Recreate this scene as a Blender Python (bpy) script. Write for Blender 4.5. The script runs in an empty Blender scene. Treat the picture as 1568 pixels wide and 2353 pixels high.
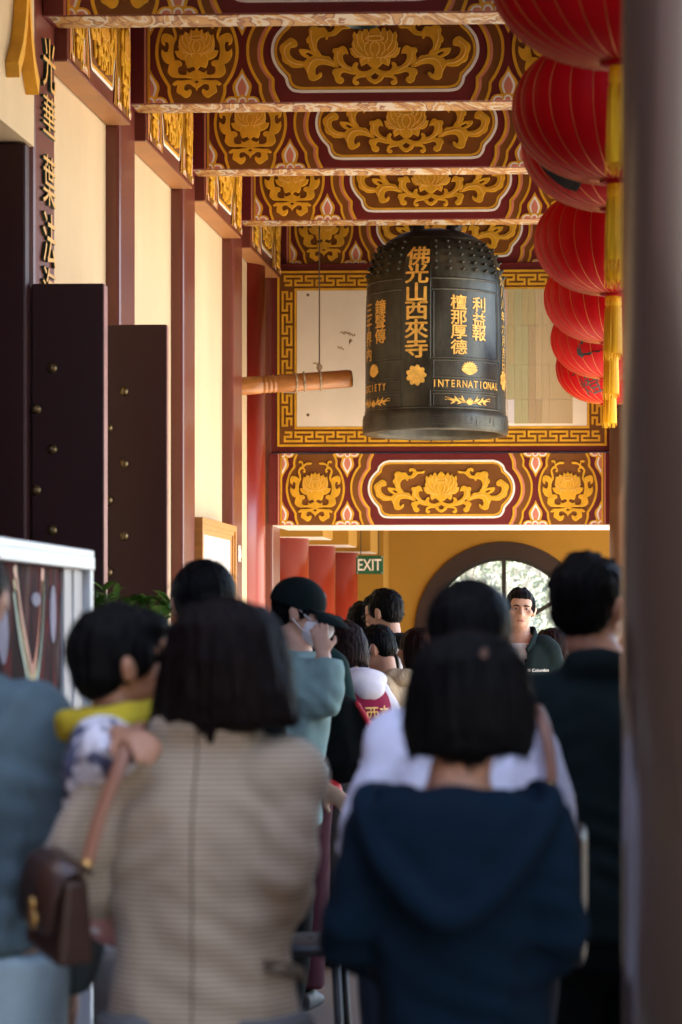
import bpy, bmesh, math, random
from math import sin, cos, tan, pi, radians, sqrt, atan2, asin
from mathutils import Vector, Matrix, noise, Euler
random.seed(7)
scn = bpy.context.scene
COL = scn.collection

# ------------------------------------------------------------------ camera
YAW = 0.039
CAMZ = 1.54
cam_d = bpy.data.cameras.new('camera'); cam = bpy.data.objects.new('camera', cam_d); COL.objects.link(cam)
cam.location = (0, 0, CAMZ); cam.rotation_euler = (radians(90), radians(0.0), YAW)
cam_d.sensor_fit = 'VERTICAL'; cam_d.sensor_height = 36; cam_d.sensor_width = 24; cam_d.lens = 85
SHX = -(1440-784)/2353 + tan(YAW)*85/36; SHY = (1450-1176.5)/2353
cam_d.shift_x = SHX; cam_d.shift_y = SHY
cam_d.clip_start = 0.1; cam_d.clip_end = 600
cam_d.dof.use_dof = True; cam_d.dof.focus_distance = 15.0; cam_d.dof.aperture_fstop = 4.0
scn.camera = cam
# ------------------------------------------------------------------ world, sun, exposure
SUN_EL, SUN_AZ = radians(52), radians(100)      # azimuth clockwise from +Y
w = bpy.data.worlds.new("World"); scn.world = w; w.use_nodes = True
nt = w.node_tree; bg = nt.nodes['Background']
sky = nt.nodes.new('ShaderNodeTexSky'); sky.sky_type = 'NISHITA'; sky.sun_disc = False
sky.sun_elevation = SUN_EL; sky.sun_rotation = SUN_AZ
nt.links.new(sky.outputs[0], bg.inputs[0]); bg.inputs[1].default_value = 0.15
sd = bpy.data.lights.new('sun', 'SUN'); sd.energy = 5.0; sd.angle = radians(0.5); sd.color = (1.0, 0.93, 0.82)
so = bpy.data.objects.new('sun', sd); COL.objects.link(so)
to_sun = Vector((sin(SUN_AZ)*cos(SUN_EL), cos(SUN_AZ)*cos(SUN_EL), sin(SUN_EL)))
so.rotation_euler = to_sun.to_track_quat('Z', 'Y').to_euler(); so.location = to_sun*60
scn.view_settings.view_transform = 'Standard'; scn.view_settings.look = 'None'
scn.view_settings.exposure = 2.62; scn.view_settings.gamma = 1
scn.cycles.use_denoising = True
scn.cycles.max_bounces = 8; scn.cycles.diffuse_bounces = 5; scn.cycles.glossy_bounces = 3
scn.cycles.transparent_max_bounces = 12; scn.cycles.sample_clamp_indirect = 8

# ------------------------------------------------------------------ helpers
FPX = 85/36*2353
def at(vx, vy, Y):
    """a photograph point (1568 x 2353 units) brought to the corridor depth Y"""
    return Vector(((vx-1440)*Y/FPX, Y, CAMZ + (1450-vy)*Y/FPX))

def nt_mat(name):
    m = bpy.data.materials.new(name); m.use_nodes = True
    return m, m.node_tree, m.node_tree.nodes['Principled BSDF']

def M(name, col, rough=0.6, metal=0.0, var=0.18, vscale=6.0, bump=0.0, bscale=60.0, spec=0.5, stretch=(1,1,1), coat=0.0, sheen=0.0, trans=None):
    m, t, b = nt_mat(name)
    N, L = t.nodes, t.links
    tc = N.new('ShaderNodeTexCoord'); mp = N.new('ShaderNodeMapping'); mp.inputs['Scale'].default_value = stretch
    L.new(tc.outputs['Object'], mp.inputs[0])
    nz = N.new('ShaderNodeTexNoise'); nz.inputs['Scale'].default_value = vscale; nz.inputs['Detail'].default_value = 6; nz.inputs['Roughness'].default_value = 0.65
    L.new(mp.outputs[0], nz.inputs['Vector'])
    rp = N.new('ShaderNodeValToRGB')
    lo = tuple(max(0, c*(1-var)) for c in col); hi = tuple(min(1, c*(1+var)) for c in col)
    rp.color_ramp.elements[0].position = 0.3; rp.color_ramp.elements[1].position = 0.7
    rp.color_ramp.elements[0].color = (*lo, 1); rp.color_ramp.elements[1].color = (*hi, 1)
    L.new(nz.outputs[0], rp.inputs[0]); L.new(rp.outputs[0], b.inputs['Base Color'])
    b.inputs['Metallic'].default_value = metal; b.inputs['Specular IOR Level'].default_value = spec
    mr = N.new('ShaderNodeMapRange'); mr.inputs['To Min'].default_value = max(0.02, rough-0.08); mr.inputs['To Max'].default_value = min(1, rough+0.1)
    L.new(nz.outputs[0], mr.inputs[0]); L.new(mr.outputs[0], b.inputs['Roughness'])
    if coat: b.inputs['Coat Weight'].default_value = coat; b.inputs['Coat Roughness'].default_value = 0.18
    if sheen: b.inputs['Sheen Weight'].default_value = sheen; b.inputs['Sheen Roughness'].default_value = 0.5
    if bump:
        n2 = N.new('ShaderNodeTexNoise'); n2.inputs['Scale'].default_value = bscale; n2.inputs['Detail'].default_value = 4
        L.new(mp.outputs[0], n2.inputs['Vector'])
        bp = N.new('ShaderNodeBump'); bp.inputs['Strength'].default_value = bump; bp.inputs['Distance'].default_value = 0.01
        L.new(n2.outputs[0], bp.inputs['Height']); L.new(bp.outputs[0], b.inputs['Normal'])
    return m

def put(o, parent=None):
    COL.objects.link(o)
    if parent is not None: o.parent = parent
    return o
def tag(o, label=None, cat=None, group=None, kind=None):
    if label: o['label'] = label
    if cat: o['category'] = cat
    if group: o['group'] = group
    if kind: o['kind'] = kind
    return o
def thing(name, label, cat, loc=(0,0,0), rz=0.0, group=None):
    o = bpy.data.objects.new(name, None); o.empty_display_size = 0.1; COL.objects.link(o)
    o.location = loc; o.rotation_euler = (0, 0, rz)
    return tag(o, label, cat, group)
def dup(root, loc=None, label=None, rz=None):
    def cp(o, par):
        c = o.copy(); COL.objects.link(c); c.parent = par
        for ch in list(o.children): cp(ch, c)
        return c
    r = cp(root, None)
    if loc is not None: r.location = loc
    if rz is not None: r.rotation_euler.z = rz
    if label: r['label'] = label
    return r

def catmull(pts, n=6, closed=True, sharp=()):
    out = []; k = len(pts)
    for i in range(k if closed else k-1):
        p1 = pts[i]; p2 = pts[(i+1) % k]
        p0 = pts[(i-1) % k] if (closed or i > 0) else p1
        p3 = pts[(i+2) % k] if (closed or i+2 < k) else p2
        if i in sharp: p0 = (2*p1[0]-p2[0], 2*p1[1]-p2[1])
        if ((i+1) % k) in sharp: p3 = (2*p2[0]-p1[0], 2*p2[1]-p1[1])
        for j in range(n):
            t = j/n
            out.append(tuple(0.5*((2*p1[a]) + (-p0[a]+p2[a])*t + (2*p0[a]-5*p1[a]+4*p2[a]-p3[a])*t*t + (-p0[a]+3*p1[a]-3*p2[a]+p3[a])*t**3) for a in range(len(p1))))
    if not closed: out.append(tuple(pts[-1]))
    return out

def clip(poly, axis, val, keep_greater):
    out = []; k = len(poly)
    ins = lambda p: (p[axis] >= val) if keep_greater else (p[axis] <= val)
    for i in range(k):
        a, b = poly[i], poly[(i+1) % k]
        if ins(a): out.append(a)
        if ins(a) != ins(b):
            t = (val-a[axis])/(b[axis]-a[axis]); out.append((a[0]+(b[0]-a[0])*t, a[1]+(b[1]-a[1])*t))
    return out

class MB:
    def __init__(s): s.v = []; s.f = []; s.m = []
    def add(s, vs, fs, mi=0):
        o = len(s.v); s.v += [tuple(p) for p in vs]; s.f += [tuple(i+o for i in f) for f in fs]; s.m += [mi]*len(fs); return s
    def box(s, x0, x1, y0, y1, z0, z1, mi=0):
        return s.add([(x0,y0,z0),(x1,y0,z0),(x1,y1,z0),(x0,y1,z0),(x0,y0,z1),(x1,y0,z1),(x1,y1,z1),(x0,y1,z1)],
                     [(3,2,1,0),(4,5,6,7),(0,1,5,4),(1,2,6,5),(2,3,7,6),(3,0,4,7)], mi)
    def lathe(s, prof, seg=32, c=(0,0,0), mi=0, axis='Z', capb=True, capt=True):
        vs = []; fs = []
        for (r, z) in prof:
            for k in range(seg):
                a = 2*pi*k/seg; p = (r*cos(a), r*sin(a), z)
                if axis == 'X': p = (p[2], p[0], p[1])
                if axis == 'Y': p = (p[0], p[2], -p[1])
                vs.append((p[0]+c[0], p[1]+c[1], p[2]+c[2]))
        n = len(prof)
        for i in range(n-1):
            for k in range(seg):
                a = i*seg+k; b = i*seg+(k+1) % seg
                fs.append((a, b, b+seg, a+seg))
        if capb: fs.append(tuple(range(seg-1, -1, -1)))
        if capt: fs.append(tuple((n-1)*seg+k for k in range(seg)))
        return s.add(vs, fs, mi)
    def tube(s, path, rad, seg=12, mi=0, ref=None, caps=True):
        P = [Vector(p) for p in path]; n = len(P)
        R = rad if isinstance(rad, (list, tuple)) else [rad]*n
        R = [(r, r) if not isinstance(r, (list, tuple)) else r for r in R]
        ref = Vector(ref) if ref else None
        vs = []; fs = []; prev = None
        for i in range(n):
            t = (P[min(i+1, n-1)]-P[max(i-1, 0)]).normalized()
            if ref is not None: a = ref - t*ref.dot(t)
            elif prev is None:
                a = Vector((1,0,0)) if abs(t.x) < 0.9 else Vector((0,1,0)); a = a - t*a.dot(t)
            else: a = prev - t*prev.dot(t)
            a.normalize(); prev = a; b = t.cross(a)
            for k in range(seg):
                q = 2*pi*k/seg; vs.append(P[i] + a*(R[i][0]*cos(q)) + b*(R[i][1]*sin(q)))
        for i in range(n-1):
            for k in range(seg):
                x = i*seg+k; y = i*seg+(k+1) % seg
                fs.append((x, y, y+seg, x+seg))
        if caps:
            fs.append(tuple(range(seg-1, -1, -1))); fs.append(tuple((n-1)*seg+k for k in range(seg)))
        return s.add(vs, fs, mi)
    def ell(s, c, r, rot=None, seg=20, rings=12, mi=0):
        c = Vector(c); vs = []; fs = []
        mtx = rot if rot is not None else Matrix.Identity(3)
        vs.append(c + mtx @ Vector((0,0,-r[2])))
        for i in range(1, rings):
            ph = -pi/2+pi*i/rings
            for k in range(seg):
                q = 2*pi*k/seg; vs.append(c + mtx @ Vector((r[0]*cos(ph)*cos(q), r[1]*cos(ph)*sin(q), r[2]*sin(ph))))
        vs.append(c + mtx @ Vector((0,0,r[2])))
        for k in range(seg): fs.append((0, 1+(k+1) % seg, 1+k))
        for i in range(rings-2):
            for k in range(seg):
                a = 1+i*seg+k; b = 1+i*seg+(k+1) % seg; fs.append((a, b, b+seg, a+seg))
        t = len(vs)-1; base = 1+(rings-2)*seg
        for k in range(seg): fs.append((base+k, base+(k+1) % seg, t))
        return s.add(vs, fs, mi)
    def ribbon(s, path, wid, z0, thick, mi=0, closed=False):
        """flat 2-D strip with mitred corners in the xy plane, top at z0+thick"""
        n = len(path); top = []
        for i in range(n):
            p = Vector(path[i][:2])
            a = Vector(path[(i-1) % n][:2]) if (closed or i > 0) else None
            b = Vector(path[(i+1) % n][:2]) if (closed or i < n-1) else None
            d1 = (p-a).normalized() if a is not None and (p-a).length > 1e-9 else None
            d2 = (b-p).normalized() if b is not None and (b-p).length > 1e-9 else None
            if d1 is None: d1 = d2
            if d2 is None: d2 = d1
            n1 = Vector((-d1.y, d1.x)); n2 = Vector((-d2.y, d2.x)); mm = n1+n2
            if mm.length < 1e-6: mm = n1
            mm.normalize(); sc = 1/max(0.45, mm.dot(n1))
            ww = (wid[i] if isinstance(wid, (list, tuple)) else wid)/2
            top.append((p+mm*ww*sc, p-mm*ww*sc))
        vs = []; fs = []
        for l, r in top:
            vs += [(l.x,l.y,z0+thick),(r.x,r.y,z0+thick),(l.x,l.y,z0),(r.x,r.y,z0)]
        for i in range(n if closed else n-1):
            a = 4*i; b = 4*((i+1) % n)
            fs += [(a+1, b+1, b, a), (a, b, b+2, a+2), (b+1, a+1, a+3, b+3)]
        if not closed: fs += [(1,0,2,3), (4*(n-1), 4*(n-1)+1, 4*(n-1)+3, 4*(n-1)+2)]
        return s.add(vs, fs, mi)
    def poly(s, pts, z0, thick, mi=0, bev=0.0):
        """a filled outline in the xy plane (any simple polygon), extruded; triangulated by Blender's curve fill"""
        cu = bpy.data.curves.new('c', 'CURVE'); cu.dimensions = '2D'; cu.fill_mode = 'BOTH'
        cu.extrude = max(1e-5, thick/2-bev); cu.bevel_depth = bev; cu.bevel_resolution = 1; cu.offset = -bev
        sp = cu.splines.new('POLY'); sp.points.add(len(pts)-1); sp.use_cyclic_u = True
        for i, p in enumerate(pts): sp.points[i].co = (p[0], p[1], 0, 1)
        vs, fs = curve_mesh(cu)
        return s.add([(x, y, z+z0+thick/2) for x, y, z in vs], fs, mi)
    def xform(s, mtx):
        s.v = [tuple(mtx @ Vector(p)) for p in s.v]; return s
    def mesh(s, name, mats, smooth=False):
        me = bpy.data.meshes.new(name); me.from_pydata(s.v, [], s.f)
        for m in (mats if isinstance(mats, (list, tuple)) else [mats]): me.materials.append(m)
        me.polygons.foreach_set('material_index', s.m)
        if smooth: me.polygons.foreach_set('use_smooth', [True]*len(me.polygons))
        me.update(); return me
    def build(s, name, mats, parent=None, smooth=False, bevel=0.0, sub=0):
        o = bpy.data.objects.new(name, s.mesh(name, mats, smooth)); put(o, parent)
        if bevel:
            b = o.modifiers.new('bevel', 'BEVEL'); b.width = bevel; b.segments = 2; b.limit_method = 'ANGLE'; b.angle_limit = radians(40)
        if sub:
            u = o.modifiers.new('sub', 'SUBSURF'); u.levels = sub; u.render_levels = sub
        if smooth == 'auto':
            try: o.data.shade_smooth() ; 
            except Exception: pass
        return o

def curve_mesh(cu):
    o = bpy.data.objects.new('tmp', cu); COL.objects.link(o)
    dg = bpy.context.evaluated_depsgraph_get(); dg.update()
    me = bpy.data.meshes.new_from_object(o.evaluated_get(dg))
    vs = [tuple(v.co) for v in me.vertices]; fs = [tuple(p.vertices) for p in me.polygons]
    bpy.data.objects.remove(o); bpy.data.meshes.remove(me); bpy.data.curves.remove(cu)
    return vs, fs
def text2d(s, size, thick=0.0, bold=0.0, align='CENTER', sx=1.0, sy=1.0):
    cu = bpy.data.curves.new('t', 'FONT'); cu.body = s; cu.size = size; cu.align_x = align; cu.align_y = 'CENTER'
    cu.offset = bold*size; cu.extrude = thick/2; cu.resolution_u = 3
    vs, fs = curve_mesh(cu)
    xs = [v[0] for v in vs]; ys = [v[1] for v in vs]
    cy = (max(ys)+min(ys))/2; cx = (max(xs)+min(xs))/2 if align == 'CENTER' else 0
    return [((x-cx)*sx, (y-cy)*sy, z) for x, y, z in vs], fs
# ------------------------------------------------------------------ materials
GOLD = M('gold_paint', (0.82,0.46,0.03), 0.42, metal=.35, var=0.16, vscale=9, bump=0.25, bscale=70)
GOLDHI = M('highlight_gold_paint', (0.95,0.62,0.16), 0.4, var=0.1, vscale=9)  # lighter gold for raised lines, highlights put into the colour
OCHRE = M('ochre_paint', (0.18,0.060,0.004), 0.5, var=0.14, vscale=4, bump=0.1, bscale=90)
RED = M('lacquer_red', (0.14,0.013,0.013), 0.4, var=0.15, vscale=3, bump=0.08, bscale=40)
WHITE = M('white_paint', (0.86,0.84,0.80), 0.5, var=0.05, vscale=8)
PINK = M('pink_paint', (0.62,0.22,0.145), 0.5, var=0.1, vscale=8)
GREENP = M('dark_green_paint', (0.02,0.05,0.03), 0.5, var=0.3)
DARKRED = M('pilaster_paint', (0.14,0.029,0.018), 0.36, var=0.14, vscale=2.5, stretch=(1,1,0.25), bump=0.06, bscale=30, coat=0.25)
DOORRED = M('door_paint', (0.040,0.0068,0.008), 0.42, var=0.2, vscale=2, bump=0.05, bscale=50)
COLRED = M('column_lacquer', (0.25,0.020,0.011), 0.3, var=0.15, vscale=3, stretch=(1,1,0.2), bump=0.12, bscale=9, coat=0.3)
PILLAR = M('pillar_lacquer', (0.080,0.050,0.032), 0.25, var=0.12, vscale=2, stretch=(1,1,0.1), coat=0.3)
CREAM = M('cream_plaster', (0.60,0.465,0.29), 0.85, var=0.08, vscale=1.6, stretch=(1,1,0.35), bump=0.35, bscale=55)
YELLOW = M('yellow_plaster', (0.36,0.195,0.022), 0.85, var=0.07, vscale=1.2, bump=0.2, bscale=40)
CEIL = M('ceiling_paint', (0.06,0.015,0.01), 0.7, var=0.2)
SOFF = None
m, t, b = nt_mat('painted_soffit'); N, L = t.nodes, t.links
tc = N.new('ShaderNodeTexCoord'); mp = N.new('ShaderNodeMapping'); mp.inputs['Scale'].default_value = (2.8, 1.7, 1)
L.new(tc.outputs['Object'], mp.inputs[0])
nz = N.new('ShaderNodeTexNoise'); nz.inputs['Scale'].default_value = 1.0; nz.inputs['Detail'].default_value = 3; nz.inputs['Distortion'].default_value = 2.2
L.new(mp.outputs[0], nz.inputs['Vector'])
rp = N.new('ShaderNodeValToRGB'); rp.color_ramp.interpolation = 'CONSTANT'
els = [(0.0,(0.38,0.20,0.05)),(0.38,(0.20,0.07,0.02)),(0.42,(0.48,0.42,0.33)),(0.47,(0.40,0.21,0.04)),(0.51,(0.22,0.08,0.02)),(0.54,(0.40,0.22,0.06)),(0.59,(0.48,0.42,0.34)),(0.64,(0.38,0.18,0.10)),(0.7,(0.36,0.19,0.12))]
while len(rp.color_ramp.elements) < len(els): rp.color_ramp.elements.new(0.5)
for e, (p, c) in zip(rp.color_ramp.elements, els): e.position = p; e.color = (*c, 1)
L.new(nz.outputs[0], rp.inputs[0]); L.new(rp.outputs[0], b.inputs['Base Color']); b.inputs['Roughness'].default_value = 0.5
SOFF = m
BRONZE = M('bell_bronze', (0.038,0.039,0.029), 0.38, metal=0.35, var=0.85, vscale=4, stretch=(1,1,0.5), bump=0.25, bscale=26, spec=0.6)
BELLGOLD = M('bell_gold_paint', (0.78,0.46,0.09), 0.5, var=0.32, vscale=18, bump=0.2)
BLACK = M('black_paint', (0.012,0.011,0.010), 0.5, var=0.2)
STUD = M('brass_stud', (0.22,0.16,0.08), 0.35, metal=0.8, var=0.2)
WOODLOG = M('varnished_log', (0.36,0.14,0.03), 0.35, var=0.3, vscale=5, stretch=(0.6,6,6), bump=0.15, bscale=20, coat=0.3)
ROPE = M('natural_rope', (0.40,0.30,0.19), 0.85, var=0.25, vscale=30, bump=0.6, bscale=150)
ROPEDK = M('dark_cord', (0.10,0.06,0.035), 0.8, var=0.2)
OAK = M('oak_frame', (0.46,0.22,0.055), 0.45, var=0.22, vscale=4, stretch=(1,8,8), bump=0.12)
PAVE = M('beige_paving', (0.42,0.35,0.27), 0.75, var=0.12, vscale=1.3, bump=0.2, bscale=20)
FLOORM = M('corridor_tile', (0.17,0.135,0.11), 0.5, var=0.12, vscale=1.5, bump=0.05)
METALG = M('dark_teal_metal', (0.012,0.035,0.036), 0.4, metal=0.4, var=0.2)
ALU = M('white_aluminium', (0.66,0.69,0.72), 0.4, metal=0.25, var=0.05, vscale=3)
SKIN = M('skin', (0.52,0.27,0.17), 0.5, var=0.08, vscale=14, bump=0.08, bscale=120)
SKINP = M('pale_skin', (0.60,0.35,0.25), 0.5, var=0.08, vscale=14, bump=0.08, bscale=120)
SKIND = M('tanned_skin', (0.38,0.18,0.10), 0.5, var=0.08, vscale=14)
def hairmat(name, col):
    m, t, b = nt_mat(name); N, L = t.nodes, t.links
    tc = N.new('ShaderNodeTexCoord'); mp = N.new('ShaderNodeMapping'); mp.inputs['Scale'].default_value = (60, 60, 4)
    L.new(tc.outputs['Object'], mp.inputs[0])
    nz = N.new('ShaderNodeTexNoise'); nz.inputs['Scale'].default_value = 1.6; nz.inputs['Detail'].default_value = 5
    L.new(mp.outputs[0], nz.inputs['Vector'])
    rp = N.new('ShaderNodeValToRGB'); rp.color_ramp.elements[0].position = .35; rp.color_ramp.elements[1].position = .7
    rp.color_ramp.elements[0].color = (*[c*0.5 for c in col], 1); rp.color_ramp.elements[1].color = (*[c*1.7 for c in col], 1)
    L.new(nz.outputs[0], rp.inputs[0]); L.new(rp.outputs[0], b.inputs['Base Color'])
    b.inputs['Roughness'].default_value = 0.45; b.inputs['Specular IOR Level'].default_value = 0.07
    bp = N.new('ShaderNodeBump'); bp.inputs['Strength'].default_value = 0.9; bp.inputs['Distance'].default_value = 0.012
    L.new(nz.outputs[0], bp.inputs['Height']); L.new(bp.outputs[0], b.inputs['Normal'])
    return m
HAIR = hairmat('black_hair', (0.0035,0.0035,0.004)); HAIRB = hairmat('brown_black_hair', (0.006,0.0035,0.0035)); HAIRR = hairmat('reddish_hair', (0.012,0.004,0.004))
def cloth(name, col, **k):
    d = dict(rough=0.9, var=0.12, vscale=9, bump=0.10, bscale=420, sheen=0.0, spec=0.12); d.update(k)
    return M(name, col, **d)
# ------------------------------------------------------------------ the painted lotus panel: 2-D art in metres, u from the centre, w from the bottom edge
PH = 0.565
def A(x, y): return (-.998 + (x-775)/2070, (1168-y)/2070)
def B(x, y): return ((x-1534)/2366, (1340-y)/2366)
def fa(l): return [A(*p) for p in l]
def fb(l): return [B(*p) for p in l]
def mir(l, c=0.0): return [(2*c-p[0], p[1]) for p in l][::-1]
SIDE_L = [(475,8),(430,110),(430,215),(365,310),(325,430),(307,570),(322,700),(360,820),(410,910),(450,970),(455,1060),(490,1168)]
W1 = [(1545,8),(1500,110),(1505,205),(1430,310),(1375,450),(1365,590),(1385,720),(1440,850),(1510,960),(1520,1060),(1560,1168)]
W2 = [(265,5),(200,150),(190,290),(110,400),(50,540),(30,680),(50,820),(110,940),(185,1030),(190,1180),(260,1340)]
MIDW = [(1534,150),(560,150),(460,180),(380,250),(350,330),(260,420),(200,520),(175,650),(195,780),(260,900),(330,980),(360,1020),(385,1110),(450,1180),(560,1200),(1534,1200)]
MIDG = [(1534,188),(560,188),(470,215),(415,280),(400,345),(310,430),(240,540),(218,660),(240,780),(310,890),(400,985),(420,1070),(470,1130),(560,1158),(1534,1158)]
TD = {'g': [(1300,770),(1345,860),(1395,930),(1412,990),(1395,1060),(1370,1105)], 'w': [(1300,830),(1345,905),(1378,985),(1362,1060),(1340,1095)], 'p': [(1300,885),(1335,945),(1350,1005),(1335,1065),(1318,1090)]}
SC_MID = [
 [(600,810),(500,790),(430,740),(405,680),(420,630),(470,620),(505,600),(505,550),(470,510),(410,495),(340,545),(280,600),(275,660),(300,720),(310,790),(345,830),(390,850),(440,885),(520,890),(600,875)],
 [(600,810),(640,770),(720,730),(800,720),(880,740),(930,745),(980,800),(1060,880),(1000,890),(920,860),(830,850),(770,870),(745,930),(765,990),(800,960),(830,955),(830,1000),(790,1040),(720,1065),(660,1040),(635,960),(600,880)],
 [(530,650),(600,645),(680,660),(740,715),(720,725),(650,690),(620,705),(680,750),(640,765),(560,720)],
 [(720,730),(690,660),(665,620),(660,580),(635,560),(630,510),(665,460),(655,400),(690,350),(750,345),(800,365),(860,360),(900,400),(920,450),(910,510),(885,520),(870,490),(810,500),(770,560),(775,640),(820,720)],
 [(900,430),(960,420),(1000,380),(990,330),(955,350),(930,330),(945,290),(1000,280),(1050,305),(1075,345),(1150,345),(1225,335),(1200,380),(1110,385),(1050,435),(1000,470),(910,480)],
 [(1100,890),(1010,830),(985,780),(995,720),(975,680),(990,640),(1050,635),(1110,608),(1160,640),(1185,715),(1140,710),(1110,740),(1125,810),(1180,870),(1260,900),(1300,960),(1270,985),(1200,975),(1130,955),(1090,970),(1080,1010),(1115,1030),(1125,1070),(1080,1105),(1020,1080),(995,1010),(970,960),(1000,910)],
 [(1230,920),(1250,850),(1290,825),(1315,845),(1300,880),(1330,930),(1400,945),(1480,920),(1534,872),(1534,960),(1480,1000),(1420,1020),(1330,1030),(1280,1060),(1320,1080),(1320,1110),(1280,1125),(1240,1090),(1250,1030),(1290,990),(1240,960)],
 [(1420,1018),(1480,1010),(1500,1045),(1533,1055),(1533,1110),(1490,1095),(1440,1060)]]
LOT_MID = [(1534,345),(1500,370),(1470,400),(1455,440),(1440,385),(1405,365),(1385,400),(1370,430),(1340,395),(1310,430),(1300,460),(1260,420),(1240,470),(1250,540),(1228,580),(1235,640),(1195,640),(1220,720),(1270,765),(1330,770),(1330,820),(1355,880),(1430,840),(1480,890),(1534,900)]
LOT_SIDE = [(775,305),(745,345),(710,320),(690,375),(640,345),(615,400),(580,380),(570,440),(565,480),(575,560),(520,570),(545,630),(590,665),(640,680),(650,730),(670,770),(735,750),(775,795)]
SC_SIDE = [
 [(500,130),(540,115),(575,140),(575,180),(640,145),(715,150),(700,180),(630,185),(590,220),(615,270),(600,315),(570,295),(590,270),(550,255),(520,290),(540,350),(545,420),(520,470),(510,500),(490,470),(515,400),(490,300),(520,230),(560,200),(545,150),(520,160)],
 [(510,460),(500,400),(430,365),(380,375),(360,430),(370,485),(405,505),(405,465),(445,475),(450,530),(430,580),(395,570),(370,550),(365,620),(400,690),(460,720),(520,690),(505,600)],
 [(460,720),(520,680),(580,680),(605,710),(595,740),(560,760),(560,820),(600,845),(655,840),(660,800),(690,820),(740,800),(774,790),(774,890),(720,890),(640,880),(560,880),(490,870),(440,820),(445,760)],
 [(774,885),(700,900),(600,910),(540,910),(490,950),(520,970),(550,960),(540,1040),(580,1070),(640,1110),(690,1090),(715,1040),(700,1010),(660,1030),(630,1010),(640,960),(690,950),(720,970),(760,1000),(774,1030),(774,950),(745,930),(774,905)]]
VAL = [(0,.0),(79,93),(164,85),(234,115),(284,195),(306,300)]
def petal_lines(mb, cx, peakw, k):
    """raised petal lines with highlights painted pale over a lotus whose top petal sits at (cx, peakw); k = metres per trace unit"""
    z = 0.0165
    def Pt(x, y): return (cx + x*k, peakw - y*k)
    def ln(pts, wd=9.5):
        nonlocal z
        mb.ribbon(catmull([Pt(*p) for p in pts], 5, False), wd*k, z, 0.003, 4); z += 0.0002
    for sg in (-1, 1):
        for (vx, vy), (mx_, my), (ex, ey) in (((79,93),(88,150),(85,190)),((164,85),(170,170),(140,230)),((234,115),(225,230),(160,330)),((284,195),(255,320),(130,420)),((306,300),(240,390),(90,430))):
            ln([(sg*vx,vy),(sg*mx_,my),(sg*ex,ey)])
        ln([(sg*20,400),(sg*60,330),(sg*52,250),(sg*10,215)]); ln([(sg*85,400),(sg*130,330),(sg*128,255),(sg*80,215)]); ln([(sg*70,425),(sg*150,420),(sg*230,400)])
        ln([(sg*75,480),(sg*85,440),(sg*20,425)]); ln([(sg*175,500),(sg*165,450),(sg*100,425)])
        ln([(sg*1,140),(sg*70,145),(sg*120,170),(sg*90,195),(sg*1,205)])
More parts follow.
